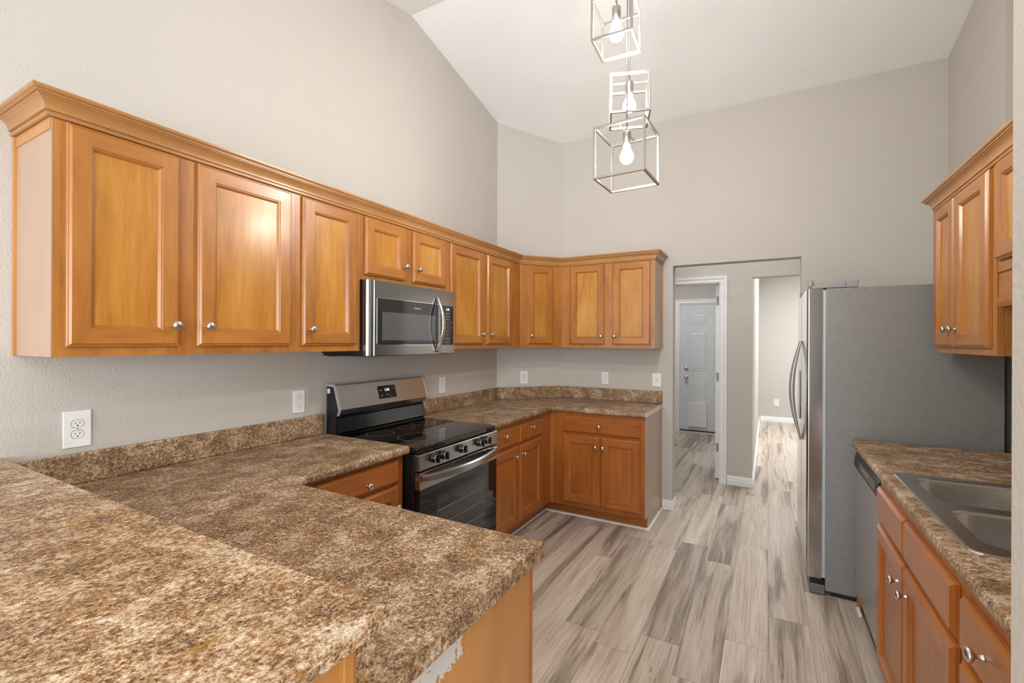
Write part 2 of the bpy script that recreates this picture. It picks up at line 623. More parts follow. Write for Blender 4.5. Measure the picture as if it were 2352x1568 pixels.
# living room behind the camera, with window openings
mb = MB()
for a, b, c, d in ((-.1, .4, 0, 2.6), (5.6, EAST + .1, 0, 2.6), (.4, 5.6, 2.30, 2.6), (.4, 5.6, 0, .2)):
    mb.box(a, b, REAR - .1, REAR, c, d)
struct('wall_rear', mb, 'wall')
mb = MB()
for a, b, c, d in ((REAR, -6.9, 0, 3.4), (-4.3, -3.60, 0, 3.4), (-6.9, -4.3, 2.3, 3.4), (-6.9, -4.3, 0, .4)):
    mb.box(EAST, EAST + .1, a, b, c, d)
struct('wall_east', mb, 'wall')
mb = MB()
for i in range(4):
    x = .4 + i * 5.2 / 3
    mb.box(x - .04, x + .04, REAR - .08, REAR - .02, .2, 2.3)
mb.box(.4, 5.6, REAR - .08, REAR - .02, .2, .27)
mb.box(.4, 5.6, REAR - .08, REAR - .02, 2.23, 2.3)
struct('window_1', mb, 'white_trim')

# hall, laundry room and far room beyond the back wall
HY0, HY1 = 1.04, 1.16
mb = MB()
mb.box(-.1, .975, HY0, HY1, 0, 2.8)
mb.box(.975, 1.787, HY0, HY1, 2.08, 2.8)
mb.box(1.787, 2.08, HY0, HY1, 0, 2.8)
mb.box(2.08, 3.6, HY0, HY1, 2.112, 2.8)
mb.box(3.6, 5.0, HY0, HY1, 0, 2.8)
struct('wall_hall', mb, 'wall')
mb = MB()
mb.box(1.98, 2.08, HY1, 5.55, 0, 2.8)
struct('wall_corridor', mb, 'wall')
mb = MB()
mb.box(1.98, 5.1, 5.55, 5.65, 0, 2.8)
struct('wall_far_room', mb, 'wall')
mb = MB()
for a, b, c, d in ((.12, 5.65, 0, 2.8),):
    mb.box(5.0, 5.1, a, b, c, d)
struct('wall_far_east', mb, 'wall')
mb = MB()
LY = 3.70
mb.box(-.1, .955, LY, LY + .1, 0, 2.8)
mb.box(1.895, 1.98, LY, LY + .1, 0, 2.8)
mb.box(.955, 1.895, LY, LY + .1, 2.085, 2.8)
struct('wall_laundry', mb, 'wall')
mb = MB()
mb.box(-.1, 0, .12, 3.8, 0, 2.8)
struct('wall_laundry_left', mb, 'wall')
mb = MB()
mb.box(-.1, 5.1, .12, 5.65, 2.8, 2.9)
struct('ceiling_hall', mb, 'ceiling')


# ------------------------------------------------------------------ trim
def baseboard(name, p0, p1, out, h=.083, t=.016):
    """stepped white baseboard from p0 to p1, sticking out along 'out'"""
    p0, p1, out = Vector((*p0, 0)), Vector((*p1, 0)), Vector((*out, 0))
    prof = [(0, .001), (t, .001), (t, h * .52), (t * .72, h * .56), (t * .72, h * .80), (t * .4, h * .86), (t * .4, h * .95), (t * .2, h), (0, h)]
    rg = lambda p: [p + out * (a + .0005) + Vector((0, 0, z)) for a, z in prof]
    return struct(name, MB().loft([rg(p0), rg(p1)]), 'white_trim')


def baseboard_path(name, pts, h=.083, t=.016):
    """mitred baseboard along a path (wall on the left-hand side of travel)"""
    prof = [(0, .001), (t, .001), (t, h * .52), (t * .72, h * .56), (t * .72, h * .80), (t * .4, h * .86), (t * .4, h * .95), (t * .2, h), (0, h)]
    P_ = [Vector((*p, 0)) for p in pts]
    rings = []
    for i, p in enumerate(P_):
        ns = []
        if i > 0:
            d = (P_[i] - P_[i - 1]).normalized(); ns.append(Vector((d.y, -d.x, 0)))
        if i < len(P_) - 1:
            d = (P_[i + 1] - P_[i]).normalized(); ns.append(Vector((d.y, -d.x, 0)))
        n = ns[0] if len(ns) == 1 else (ns[0] + ns[1]) / (1 + ns[0].dot(ns[1]))
        rings.append([p + n * (a + .0005) + Vector((0, 0, z)) for a, z in prof])
    return struct(name, MB().loft(rings), 'white_trim')


baseboard_path('baseboard_back', [(1.412, 0), (JL, 0), (JL, .12), (1.30, .12)])
baseboard_path('baseboard_hall', [(1.853, HY0), (2.08, HY0), (2.08, 5.53)], h=.095)
baseboard_path('baseboard_far_room', [(2.10, 5.55), (4.95, 5.55)], h=.095)
baseboard_path('baseboard_laundry', [(.02, LY), (.885, LY)])
baseboard_path('baseboard_back_right', [(JR, .12), (JR, 0), (2.52, 0)])

# casing round the laundry doorway
def casing(name, x0, x1, ztop, y, w=.066, legs=(True, True)):
    m_ = MB()
    prof = [(0, 0), (0, .010), (.012, .014), (.030, .012), (.046, .018), (.066, .020), (.066, 0)]
    def leg(xin, sgn):
        rg = lambda z, ext: [(xin + sgn * a, y - b - .0005, z + (a if ext else 0)) for a, b in prof]
        m_.loft([rg(.001, False), rg(ztop, True)])
    if legs[0]: leg(x0, -1)
    if legs[1]: leg(x1, 1)
    rg = lambda x, s: [(x + s * a, y - b - .0005, ztop + a) for a, b in prof]
    m_.loft([rg(x0, -1), rg(x1, 1)])
    return struct(name, m_, 'white_trim')


casing('trim_1', .980, 1.782, 2.075, HY0)
mb = MB()          # jamb liner
mb.box(1.774, 1.7865, HY0 + .0005, HY1 - .0005, 0.001, 2.068)
mb.box(.9755, .988, HY0 + .0005, HY1 - .0005, 0.001, 2.068)
mb.box(.9755, 1.7865, HY0 + .0005, HY1 - .0005, 2.068, 2.0795)
struct('trim_2', mb, 'white_trim')
casing('trim_3', .960, 1.890, 2.080, LY, legs=(True, True))


def panel_door(name, x0, x1, z0, z1, y0, y1, mats):
    """six-panel door slab in the XZ plane, faces at y0 and y1"""
    m_ = MB()
    w = x1 - x0
    m_.box(x0, x1, y0, y1, z0, z1)
    st = .115 * w / .8
    cols = [(x0 + st, x0 + w / 2 - st * .42), (x0 + w / 2 + st * .42, x1 - st)]
    h = z1 - z0
    rows = [(z0 + .085 * h, z0 + .40 * h), (z0 + .475 * h, z0 + .785 * h), (z0 + .845 * h, z0 + .93 * h)]
    for a, b in cols:
        for c, d in rows:
            for face, s in ((y0, -1), (y1, 1)):
                rr = []
                for ins, dep in ((0, .0), (.0, .006), (.012, .006), (.018, .0015), (.034, .007), (.036, .007)):
                    rr.append([(a + ins, face + s * dep, c + ins), (b - ins, face + s * dep, c + ins), (b - ins, face + s * dep, d - ins), (a + ins, face + s * dep, d - ins)])
                m_.loft(rr, cap0=False)
    return tag(m_.build(name, mats), kind='structure')


d1 = panel_door('door_1', .968, 1.882, .045, 2.062, LY + .012, LY + .052, 'door_paint')
mb = MB()
mb.box(.956, .967, LY + .001, LY + .099, .001, 2.084)
mb.box(1.883, 1.894, LY + .001, LY + .099, .001, 2.084)
mb.box(.967, 1.883, LY + .001, LY + .099, 2.064, 2.084)
mb.box(.967, 1.883, LY + .001, LY + .099, .001, .030)
struct('trim_4', mb, 'white_trim')
mb = MB()
mb.box(.967, 1.883, LY - .01, LY + .06, .030, .0445)
mb.build('threshold', 'dark_gap', d1)
for z in (1.032, .893):
    mb = MB()
    mb.lathe((1.066, LY + .012, z), (0, -1, 0), [(.033, 0), (.033, .006), (.028, .012), (.014, .014), (.012, .035), (.024, .045), (.029, .055), (.024, .066), (.010, .070)] if z < 1 else [(.033, 0), (.033, .008), (.026, .016), (.022, .018), (.012, .026)])
    tag(mb.build('door_knob' if z < 1 else 'deadbolt', 'nickel', d1))
mb = MB()
mb.bbox(1.10, 1.375, LY - .022, LY + .006, .105, .485, .004)
tag(mb.build('pet_door', 'pet_door', d1), 'white pet door cover plate')

d2 = panel_door('door_2', 1.728, 1.766, .012, 2.060, 1.175, 1.975, 'white_trim')
# the open laundry door is seen on edge, so its wide faces look along X
d2.data.clear_geometry()
mb = MB()
mb.box(1.728, 1.766, 1.172, 1.972, .012, 2.060)
for c, d in ((.20, .86), (1.02, 1.64), (1.76, 1.94)):
    for a, b in ((1.29, 1.53), (1.61, 1.86)):
        for face, s in ((1.728, -1), (1.766, 1)):
            rr = []
            for ins, dep in ((0, .0), (.0, .005), (.012, .005), (.018, .0015), (.034, .006), (.036, .006)):
                rr.append([(face + s * dep, a + ins, c + ins), (face + s * dep, b - ins, c + ins), (face + s * dep, b - ins, d - ins), (face + s * dep, a + ins, d - ins)])
            mb.loft(rr, cap0=False)
tmp = mb.build('tmp', 'white_trim')
old = d2.data
d2.data = tmp.data
bpy.data.objects.remove(tmp)
for z in (1.90, 1.09, .34):
    mb = MB()
    mb.box(1.736, 1.768, 1.168, 1.1718, z - .045, z + .045)
    mb.tube((1.7695, 1.168, z - .045), (1.7695, 1.168, z + .045), .004, 8)
    for k in (-.03, 0, .03):
        mb.lathe((1.750 + (.006 if k == 0 else -.004), 1.168, z + k), (0, -1, 0), [(.004, 0), (.003, .001)], 8)
    mb.build('hinge', 'hinge', d2)


# ------------------------------------------------------------------ cabinets
KNOB = [(.0075, 0), (.0075, .002), (.0050, .005), (.0050, .013), (.0085, .017), (.0150, .020), (.0165, .024), (.0150, .029), (.0090, .032), (.0010, .033)]


def knob(parent, x, y, z):
    """knob on a front facing local +y"""
    mb_ = MB()
    mb_.lathe((x, y, z), (0, 1, 0), KNOB, 18)
    return mb_.build('knob', 'nickel', parent)


def front(parent, kind, s0, s1, z0, z1, o, mv, mh, mp, kn=None, flat=False):
    """cabinet door / drawer front: s runs to the viewer's right (= -local x); o = plane of the face frame"""
    m_ = MB()
    T = .020
    def R4(i, h):
        return [(-(s0 + i), o + h, z0 + i), (-(s1 - i), o + h, z0 + i), (-(s1 - i), o + h, z1 - i), (-(s0 + i), o + h, z1 - i)]
    def band(i0, h0, i1, h1):
        a, b = R4(i0, h0), R4(i1, h1)
        for j in range(4):
            k = (j + 1) % 4
            m_.add([a[j], a[k], b[k], b[j]], [(0, 1, 2, 3)], 1 if j in (0, 2) else 0)
    H = .0008
    m_.add(R4(0, H), [(0, 1, 2, 3)], 0)
    band(0, H, 0, .011)
    band(0, .011, .003, .0135)
    band(.003, .0135, .005, .0135)
    band(.005, .0135, .011, T)
    if flat:       # slab drawer front with a moulded edge
        m_.add(R4(.011, T), [(0, 1, 2, 3)], 1)
        ob = m_.build(kind, [mv, mh], parent)
    else:
        F = .058
        i = .011
        # stiles run full height, rails sit between them
        a0, a1, b0, b1 = s0 + i, s0 + F, s1 - F, s1 - i
        for (u0, u1, w0, w1, mi) in ((a0, a1, z0 + i, z1 - i, 0), (b0, b1, z0 + i, z1 - i, 0), (a1, b0, z0 + i, z0 + F, 1), (a1, b0, z1 - F, z1 - i, 1)):
            m_.add([(-u0, o + T, w0), (-u1, o + T, w0), (-u1, o + T, w1), (-u0, o + T, w1)], [(0, 1, 2, 3)], mi)
        band(F, T, F + .002, .0165)
        band(F + .002, .0165, F + .005, .0165)
        band(F + .005, .0165, F + .012, .0075)
        ob = m_.build(kind, [mv, mh], parent)
        pm = MB()
        pm.add(R4(F + .012, .0075), [(0, 1, 2, 3)], 0)
        pm.add(R4(F + .012, .0030), [(0, 1, 2, 3)], 0)
        pm.build('panel', [mp], ob)
    if kn:
        knob(ob, -kn[0], o + T, kn[1])
    return ob


def cabinet(name, label, cat, loc, rz, W, H, D, fronts, base=False, hollow=False, rails=None, left_end=None, right_end=None, kick=0.0, kick_ext=(0.0, 0.0)):
    """loc is the back bottom corner at the viewer's left; local -x runs to the viewer's right, local +y is outward"""
    mv, mh, mp = ('base_v', 'base_h', 'base_p') if base else ('wood_v', 'wood_h', 'panel_v')
    t = thing(name, label, cat, loc, rz)
    b = MB()
    if hollow:      # room for a sink: sides, bottom and back only
        b.box(-W + .001, -W + .017, .0015, D - .020, kick, H)
        b.box(-.017, -.001, .0015, D - .020, kick, H)
        b.box(-W + .017, -.017, .0015, .010, kick, H)
        b.box(-W + .017, -.017, .010, D - .020, kick, kick + .016)
    else:
        b.box(-W + .001, -.001, .0015, D - .020, kick, H)
    if kick:
        b.box(-W + .002, -.002, .0015, D - .080, 0.0015, kick)
    b.build('carcass', mv, t)
    fr = MB()
    if kick:
        fr.box(-W, 0, D - .0195, D, kick, H)
    else:
        fr.box(-W, 0, D - .0195, D, 0, H)
    fr.build('face_frame', [mv], t)
    if kick:
        kb = MB()
        kb.box(-W - kick_ext[1], kick_ext[0], D - .080, D - .076, 0.0015, kick - .0005)
        kb.build('toe_kick', [mh], t)
    for kind, s0, s1, z0, z1, kn, flat in fronts:
        front(t, kind, s0, s1, z0, z1, D, mv, mh, mp, kn, flat)
    return t


ZU, ZUT = 1.405, 2.135
HU = ZUT - ZU
DU = .310
KZ = 1.512 - ZU
dz0, dz1 = 1.436 - ZU, 2.131 - ZU
RZL, RZB, RZR = -PI / 2, PI, PI / 2
# left wall, from the camera end towards the corner
YA = -3.622
c1 = cabinet('upper_cabinet', 'two-door maple wall cabinet with pale end panel at the near end of left wall', 'cabinet', (0, YA, ZU), RZL, .822, HU, DU,
             [('door', .028, .342, dz0, dz1, (.321, KZ), False), ('door', .402, .794, dz0, dz1, (.434, KZ), False)])
m_ = MB()
m_.box(.0005, .0045, .012, DU - .0005, 0.0, HU)
m_.build('end_panel', 'side', c1)
m_ = MB()          # scribe strip and top fillet on the end panel
m_.box(.0046, .0125, .002, .016, 0, HU)
m_.box(.0046, .0075, .016, DU - .001, HU - .036, HU - .001)
m_.build('scribe_strip', 'side_wood', c1)
cabinet('upper_cabinet', 'narrow single-door maple wall cabinet just left of the microwave', 'cabinet', (0, -2.7995, ZU), RZL, .384, HU, DU,
        [('door', .029, .352, dz0, dz1, (.068, KZ), False)])
cabinet('upper_cabinet', 'short two-door maple wall cabinet mounted above the microwave', 'cabinet', (0, -2.415, 1.788), RZL, .757, ZUT - 1.788, DU,
        [('door', .024, .342, .028, 2.131 - 1.788, (.325, .111), False), ('door', .404, .730, .028, 2.131 - 1.788, (.442, .109), False)])
cabinet('upper_cabinet', 'two-door maple wall cabinet between the microwave and the diagonal corner cabinet', 'cabinet', (0, -1.6575, ZU), RZL, 1.038, HU, DU,
        [('door', .027, .440, dz0, dz1, (.411, KZ), False), ('door', .495, .888, dz0, dz1, (.537, KZ), False)])
# diagonal corner cabinet
_d = (DB - DA).normalized()
FA, FB = Vector((.310, -.618, 0)), Vector((.580, -.310, 0))
dd = (FB - FA).normalized()
dn = Vector((dd.y, -dd.x, 0))
cc = thing('corner_cabinet', 'narrow single-door diagonal corner wall cabinet between the left and back wall runs', 'cabinet', (FA.x, FA.y, ZU), math.atan2(dd.y, dd.x) + PI)
LD = (FB - FA).length
m_ = MB()
wb = Vector((.010, -.475, 0)); wb2 = Vector((.440, -.010, 0))
loc2 = lambda p: (-(p - FA).dot(dd), (p - FA).dot(dn))
poly = [loc2(FA + dd * .002), loc2(FB - dd * .002), loc2(wb2), loc2(wb)]
m_.loft([[(a, b_ - .021 if i < 2 else b_, 0) for i, (a, b_) in enumerate(poly)], [(a, b_ - .021 if i < 2 else b_, HU) for i, (a, b_) in enumerate(poly)]])
m_.build('carcass', 'wood_v', cc)
m_ = MB()
m_.box(-LD + .010, -.010, -.020, 0, 0, HU)
m_.box(-.028, -.001, .0003, .004, 0, HU)
m_.box(-LD + .001, -LD + .028, .0003, .004, 0, HU)
m_.build('face_frame', 'wood_v', cc)
front(cc, 'door', .075, .325, dz0, dz1, .0004, 'wood_v', 'wood_h', 'panel_v', (.108, KZ - .004))
# back wall uppers
bu = cabinet('upper_cabinet', 'two-door maple wall cabinet on the back wall left of the doorway', 'cabinet', (.5805, 0, ZU), RZB, .8205, HU, DU,
             [('door', .083, .405, dz0 - .003, dz1 + .002, (.377, KZ - .006), False), ('door', .472, .793, dz0 - .003, dz1 + .002, (.498, KZ - .006), False)])
m_ = MB()
m_.box(-.825, -.8208, .014, DU - .0005, 0, HU)
m_.build('end_panel', 'side', bu)
m_ = MB()
m_.box(-.832, -.8252, .002, .015, 0, HU)
m_.build('scribe_strip', 'side_wood', bu)

# crown moulding as one mitred run
CROWN = [(-.014, -.032), (.008, -.032), (.011, -.029), (.011, -.024), (.008, -.021), (.008, -.018), (.015, -.017), (.015, -.011), (.017, -.003), (.022, .006), (.029, .013), (.036, .0175), (.036, .0215), (.041, .0215), (.041, .0265), (.047, .029), (.050, .033), (.050, .040), (-.014, .040)]


def crown(name, label, path, z, mat='crown'):
    P_ = [Vector((*p, 0)) for p in path]
    rings = []
    for i, p in enumerate(P_):
        ns = []
        if i > 0:
            d = (P_[i] - P_[i - 1]).normalized(); ns.append(Vector((d.y, -d.x, 0)))
        if i < len(P_) - 1:
            d = (P_[i + 1] - P_[i]).normalized(); ns.append(Vector((d.y, -d.x, 0)))
        n = ns[0] if len(ns) == 1 else (ns[0] + ns[1]) / (1 + ns[0].dot(ns[1]))
        rings.append([p + n * a + Vector((0, 0, z + b_)) for a, b_ in CROWN])
    o = MB().loft(rings).build(name, mat)
    return tag(recentre(o), label, 'moulding')


crown('crown_molding', 'long maple crown moulding on top of the left, corner and back wall cabinets', [(.001, YA - .0075), (.310, YA - .0075), (FA.x, FA.y), (FB.x, FB.y), (1.405, -.310), (1.405, -.001)], 2.168)

# right wall uppers
RU = cabinet('upper_cabinet', 'tall two-door maple wall cabinet on the right beside the refrigerator', 'cabinet', (XR, -1.040, 1.410), RZR, .720, 2.135 - 1.410, DU,
             [('door', .022, .308, .030, .721, (.272, .112), False), ('door', .318, .678, .030, .721, (.352, .112), False)])
m_ = MB()
m_.box(-.7245, -.7205, .001, DU - .022, 0, .725)
m_.build('end_panel', 'wood_v', RU)
SH = cabinet('upper_cabinet', 'short maple wall cabinet above the sink with a valance below its door', 'cabinet', (XR, -1.766, 1.730), RZR, 1.20, 2.135 - 1.730, DU,
             [('door', .022, .580, .035, .401, (.545, .08), False), ('door', .620, 1.178, .035, .401, (.655, .08), False)])
m_ = MB()          # valance board, profiled lower edge
rr = []
for s in (0.001, 1.199):
    rr.append([(-s, DU - .018, .0), (-s, DU - .018, -.135), (-s, DU - .002, -.135), (-s, DU + .004, -.120), (-s, DU + .004, -.105), (-s, DU - .002, -.098), (-s, DU - .002, -.012), (-s, DU + .006, -.006), (-s, DU + .006, -.0005)])
m_.loft(rr)
m_.build('valance', 'wood_h', SH)
crown('crown_molding', 'maple crown moulding running along the top of the right-hand wall cabinets', [(XR - .001, -1.034), (XR - DU, -1.034), (XR - DU, -2.966), (XR - .001, -2.966)], 2.168)

# ------------------------------------------------------------------ base cabinets
TOPN, TOPF, TOPR = .932, .920, .925     # counter heights: near left, far left, right
TH = .040
DB_ = .610
hN = TOPN - TH - .001
hF = TOPF - TH - .001
hR = TOPR - TH - .001
# drawer cabinet between peninsula and range
cabinet('base_cabinet', 'maple base cabinet with a drawer between the peninsula and the range', 'cabinet', (0, -3.085, 0), RZL, .675, hN, DB_,
        [('drawer', .155, .635, .762, .872, (.422, .800), True), ('door', .155, .635, .140, .745, (.606, .648), False)], base=True, kick=.10)
# peninsula body, doors to the kitchen side
pen = cabinet('peninsula_cabinet', 'maple peninsula cabinet under the near counter, plain end panel with chipped white paint patch', 'cabinet', (1.672, -3.640, 0), 0.0, 1.05, hN, .555,
              [('drawer', .025, .515, .762, .872, (.27, .815), True), ('drawer', .535, 1.025, .762, .872, (.78, .815), True),
               ('door', .025, .515, .140, .745, (.480, .65), False), ('door', .535, 1.025, .140, .745, (.57, .65), False)], base=True, kick=.10)
m_ = MB()
m_.box(.0005, .0055, .002, .5345, .0015, hN)
m_.build('end_panel', 'side_wood', pen)
m_ = MB()
m_.box(.0005, .0062, .5350, .5552, .1005, hN)
m_.build('corner_stile', 'base_v', pen)
# patch of torn-off white paint, with bare wood showing through its holes
mt, nt, b = new_mat('chipped_white_paint')
v = coords(nt, (1, 1, 1))
f1 = noise(nt, v, 34, 4, 0.55, 0.6)
sepn = N(nt, 'ShaderNodeSeparateXYZ')
L(nt, v, sepn.inputs[0])
L(nt, ramp(nt, noise(nt, v, 6, 2), [(0.3, (.50, .47, .43)), (0.7, (.56, .53, .50))]), b.inputs['Base Color'])
b.inputs['Roughness'].default_value = 0.7
MAT['chip'] = mt
patch = MB()
from mathutils import noise as mnoise
nU, nV = 150, 48
# local frame of the peninsula: origin (1.672,-3.640,0); the patch hugs the underside of the counter
idx = {}
vs, fs = [], []
for i in range(nU + 1):
    for j in range(nV + 1):
        idx[i, j] = len(vs)
        vs.append((.0059, .003 + .250 * i / nU, hN - .004 - .125 * (1 - j / nV)))
for i in range(nU):
    for j in range(nV):
        y = .003 + .250 * (i + .5) / nU
        dz = .004 + .125 * (1 - (j + .5) / nV)
        p = Vector((y * 60, dz * 60, 0))
        rag = .010 * mnoise.noise(p * 1.1) + .007 * mnoise.noise(p * 3.0)
        lower = .092 - .16 * max(0, y - .06)
        d_end = .238 - y - .35 * max(0, .03 - dz)
        edge = min(lower - dz, d_end) + rag
        hole = mnoise.noise(Vector((y * 85, dz * 55, 5.0))) + .35 * mnoise.noise(Vector((y * 230, dz * 230, 9.0)))
        if edge > 0 and hole < .40 + 2.0 * min(edge, .05):
            fs.append((idx[i, j], idx[i + 1, j], idx[i + 1, j + 1], idx[i, j + 1]))
patch.add(vs, fs)
tag(patch.build('paint_patch', 'chip', pen), 'torn white paint patch on the end panel')

# base cabinet right of the range (left wall)
cabinet('base_cabinet', 'maple base cabinet with two drawers and two doors just right of the range', 'cabinet', (0, -1.625, 0), RZL, 1.0145, hF, DB_,
        [('drawer', .025, .424, .715, .846, (.206, .800), True), ('drawer', .440, .818, .715, .846, (.624, .802), True),
         ('door', .025, .424, .138, .694, (.358, .628), False), ('door', .440, .818, .138, .694, (.480, .628), False)], base=True, kick=.105, kick_ext=(0, .0755))
bb = cabinet('base_cabinet', 'maple base cabinet with one wide drawer over two doors on the back wall', 'cabinet', (.6105, 0, 0), RZB, .7895, hF, DB_,
             [('drawer', .120, .759, .717, .845, (.434, .781), True), ('door', .120, .438, .140, .694, (.406, .617), False), ('door', .444, .759, .140, .694, (.466, .617), False)], base=True, kick=.105, kick_ext=(.0760, 0))
m_ = MB()
m_.box(-.7945, -.7900, .001, DB_ - .0775, .0015, hF)
m_.box(-.7945, -.7900, DB_ - .0775, DB_ - .0003, .1055, hF)
m_.build('end_panel', 'side', bb)
m_ = MB()
m_.box(-.032, -.0005, DB_ + .0003, DB_ + .004, .105, hF)
m_.build('corner_filler', 'wood_v', bb)

# right-hand run
sb = cabinet('sink_base_cabinet', 'maple sink base cabinet with two false fronts above two doors on the right', 'cabinet', (XR, -1.672, 0), RZR, .960, hR, .640,
             [('drawer_front', .025, .452, .717, .850, None, True), ('drawer_front', .462, .935, .717, .850, None, True),
              ('door', .025, .452, .110, .693, (.405, .615), False), ('door', .462, .935, .110, .693, (.520, .615), False)], base=True, hollow=True, kick=.10)
cabinet('base_cabinet', 'maple drawer base cabinet nearest the camera on the right', 'cabinet', (XR, -2.6335, 0), RZR, .960, hR, .640,
        [('drawer', .025, .345, .717, .850, (.18, .785), True), ('drawer', .365, .935, .717, .850, (.65, .785), True),
         ('drawer', .025, .345, .420, .693, (.18, .556), True), ('drawer', .025, .345, .110, .398, (.18, .26), True), ('door', .365, .935, .110, .693, (.40, .64), False)], base=True, kick=.10)


# white quarter-round shoe moulding along the toe kicks
def shoe(name, path):
    P_ = [Vector((*p, 0)) for p in path]
    prof = [(.0006, .001), (.014, .001), (.0125, .009), (.008, .014), (.0006, .016)]
    rings = []
    for i, p in enumerate(P_):
        ns = []
        if i > 0:
            d = (P_[i] - P_[i - 1]).normalized(); ns.append(Vector((d.y, -d.x, 0)))
        if i < len(P_) - 1:
            d = (P_[i + 1] - P_[i]).normalized(); ns.append(Vector((d.y, -d.x, 0)))
        n = ns[0] if len(ns) == 1 else (ns[0] + ns[1]) / (1 + ns[0].dot(ns[1]))
        rings.append([p + n * a + Vector((0, 0, z)) for a, z in prof])
    return struct(name, MB().loft(rings), 'white_trim')


shoe('trim_5', [(.534, -1.625), (.534, -.534), (1.405, -.534), (1.405, -.018)])


# ------------------------------------------------------------------ countertops
def top_thing(name, label, loc):
    return thing(name, label, 'countertop', loc)


# near L: left wall run plus peninsula
c = top_thing('countertop', 'L-shaped brown granite-pattern laminate counter with peninsula left of the range', (.35, -3.0, TOPN - TH))
o_ = Vector(c.location)
loc = lambda x, y: (x - o_.x, y - o_.y)
m_ = MB()
m_.slab([loc(.0015, -3.650), loc(1.700, -3.650), loc(1.700, -3.058), loc(.690, -3.058), loc(.650, -3.020), loc(.650, -2.4025), loc(.0015, -2.4025)], 0, TH, nose=(2, 3, 4), r=.015)
m_.build('slab', 'lam_y', c)
m_ = MB()
m_.slab([loc(1.7003, -3.650), loc(1.7018, -3.650), loc(1.7018, -3.062), loc(1.7003, -3.062)], .0012, TH - .0008)
m_.build('edge_strip', 'lam_y', c)
m_ = MB()
m_.bbox(.0015 - o_.x, .021 - o_.x, -3.649 - o_.y, -2.406 - o_.y, TH + .0004, TH + .112, .006)
m_.build('backsplash', 'lam_y', c)

# far L
c = top_thing('countertop', 'brown granite-pattern laminate counter wrapping the corner right of the range', (.5, -.6, TOPF - TH))
o_ = Vector(c.location)
m_ = MB()
m_.slab([loc(.0015, -1.6275), loc(.650, -1.6275), loc(.650, -.665), loc(.668, -.640), loc(1.408, -.640), loc(1.408, -.0015), loc(.447, -.0015), loc(.0015, -.482)], 0, TH, nose=(1, 2, 3), r=.015)
m_.build('slab', 'lam_y', c)
m_ = MB()
bs0, bs1 = TH + .0004, TH + .108
m_.bbox(.0015 - o_.x, .021 - o_.x, -1.627 - o_.y, -.488 - o_.y, bs0, bs1, .004)
q = [loc(.0015, -.4795), loc(.4455, -.0015), loc(.455, -.021), loc(.021, -.488)]
m_.slab(q, bs0, bs1)
m_.bbox(.450 - o_.x, 1.410 - o_.x, -.021 - o_.y, -.0015 - o_.y, bs0, bs1, .004)
m_.build('backsplash', 'lam_y', c)
m_ = MB()
m_.slab([loc(1.4083, -.600), loc(1.4105, -.600), loc(1.4105, -.002), loc(1.4083, -.002)], .001, TH - .002)
m_.build('end_cap', 'grey_light' if False else 'substrate', c)
m_ = MB()
m_.slab([loc(1.4083, -.636), loc(1.4108, -.636), loc(1.4108, -.601), loc(1.4083, -.601)], .008, TH - .006)
m_.build('chipped_corner', 'white_trim', c)

# right counter with a sink cut-out
SX0, SX1, SY0, SY1 = 2.662, 3.170, -2.580, -1.755
c = top_thing('countertop', 'brown granite-pattern laminate counter around the sink on the right', (2.95, -2.3, TOPR - TH))
o_ = Vector(c.location)
m_ = MB()
yn, yf = -3.598, -1.036
m_.slab([loc(2.620, yn), loc(2.680, yn), loc(2.680, yf), loc(2.620, yf)], 0, TH, nose=(3,), r=.016)
cx0, cx1, cy0, cy1 = SX0 + .018, SX1 - .018, SY0 + .018, SY1 - .018
m_.slab([loc(2.680, yn), loc(3.2785, yn), loc(3.2785, cy0), loc(2.680, cy0)], 0, TH)
m_.slab([loc(2.680, cy1), loc(3.2785, cy1), loc(3.2785, yf), loc(2.680, yf)], 0, TH)
m_.slab([loc(cx1, cy0), loc(3.2785, cy0), loc(3.2785, cy1), loc(cx1, cy1)], 0, TH)
m_.build('slab', 'lam_x', c)
m_ = MB()
m_.bbox(3.259 - o_.x, 3.2785 - o_.x, yn - o_.y, yf - o_.y, TH + .0004, TH + .110, .004)
m_.build('backsplash', 'lam_x', c)

# raised bar top on a knee wall
mb = MB()
mb.box(.001, 1.688, -3.80, -3.690, 0, 1.034)
o = struct('wall_half', mb, 'wall')
m_ = MB()
m_.box(.001, 1.692, -3.6895, -3.6510, TOPN + .001, 1.0345)
m_.build('laminate_facing', 'lam_y', o)
m_ = MB()
m_.box(1.6885, 1.6945, -3.800, -3.6905, .001, 1.0345)
m_.box(1.6950, 1.7000, -3.790, -3.775, .001, 1.0345)
m_.box(1.6950, 1.7000, -3.715, -3.700, .001, 1.0345)
m_.build('end_panel', 'side_wood', o)
m_ = MB()
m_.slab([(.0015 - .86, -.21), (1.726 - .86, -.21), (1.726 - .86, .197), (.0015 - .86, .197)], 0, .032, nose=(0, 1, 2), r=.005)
o = m_.build('bar_top', 'lam_bar_lit')
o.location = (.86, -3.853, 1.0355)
tag(o, 'raised breakfast bar top of brown granite-pattern laminate with painted-in window light in the foreground', 'bar top')


# ------------------------------------------------------------------ range
RY0, RY1 = -2.392, -1.634
RG = thing('electric_range', 'stainless steel and black glass-top electric range between the left counters', 'stove', (.36, (RY0 + RY1) / 2, 0))
ro = Vector(RG.location)


def rb(name, mat, fn, parent=None, label=None):
    """build a part in world coordinates and hang it under the range (or one of its parts)"""
    m_ = MB()
    fn(m_)
    base = WO
    m_.v = [(p[0] - base.x, p[1] - base.y, p[2] - base.z) for p in m_.v]
    o2 = m_.build(name, mat, parent)
    if label: o2['label'] = label
    return o2


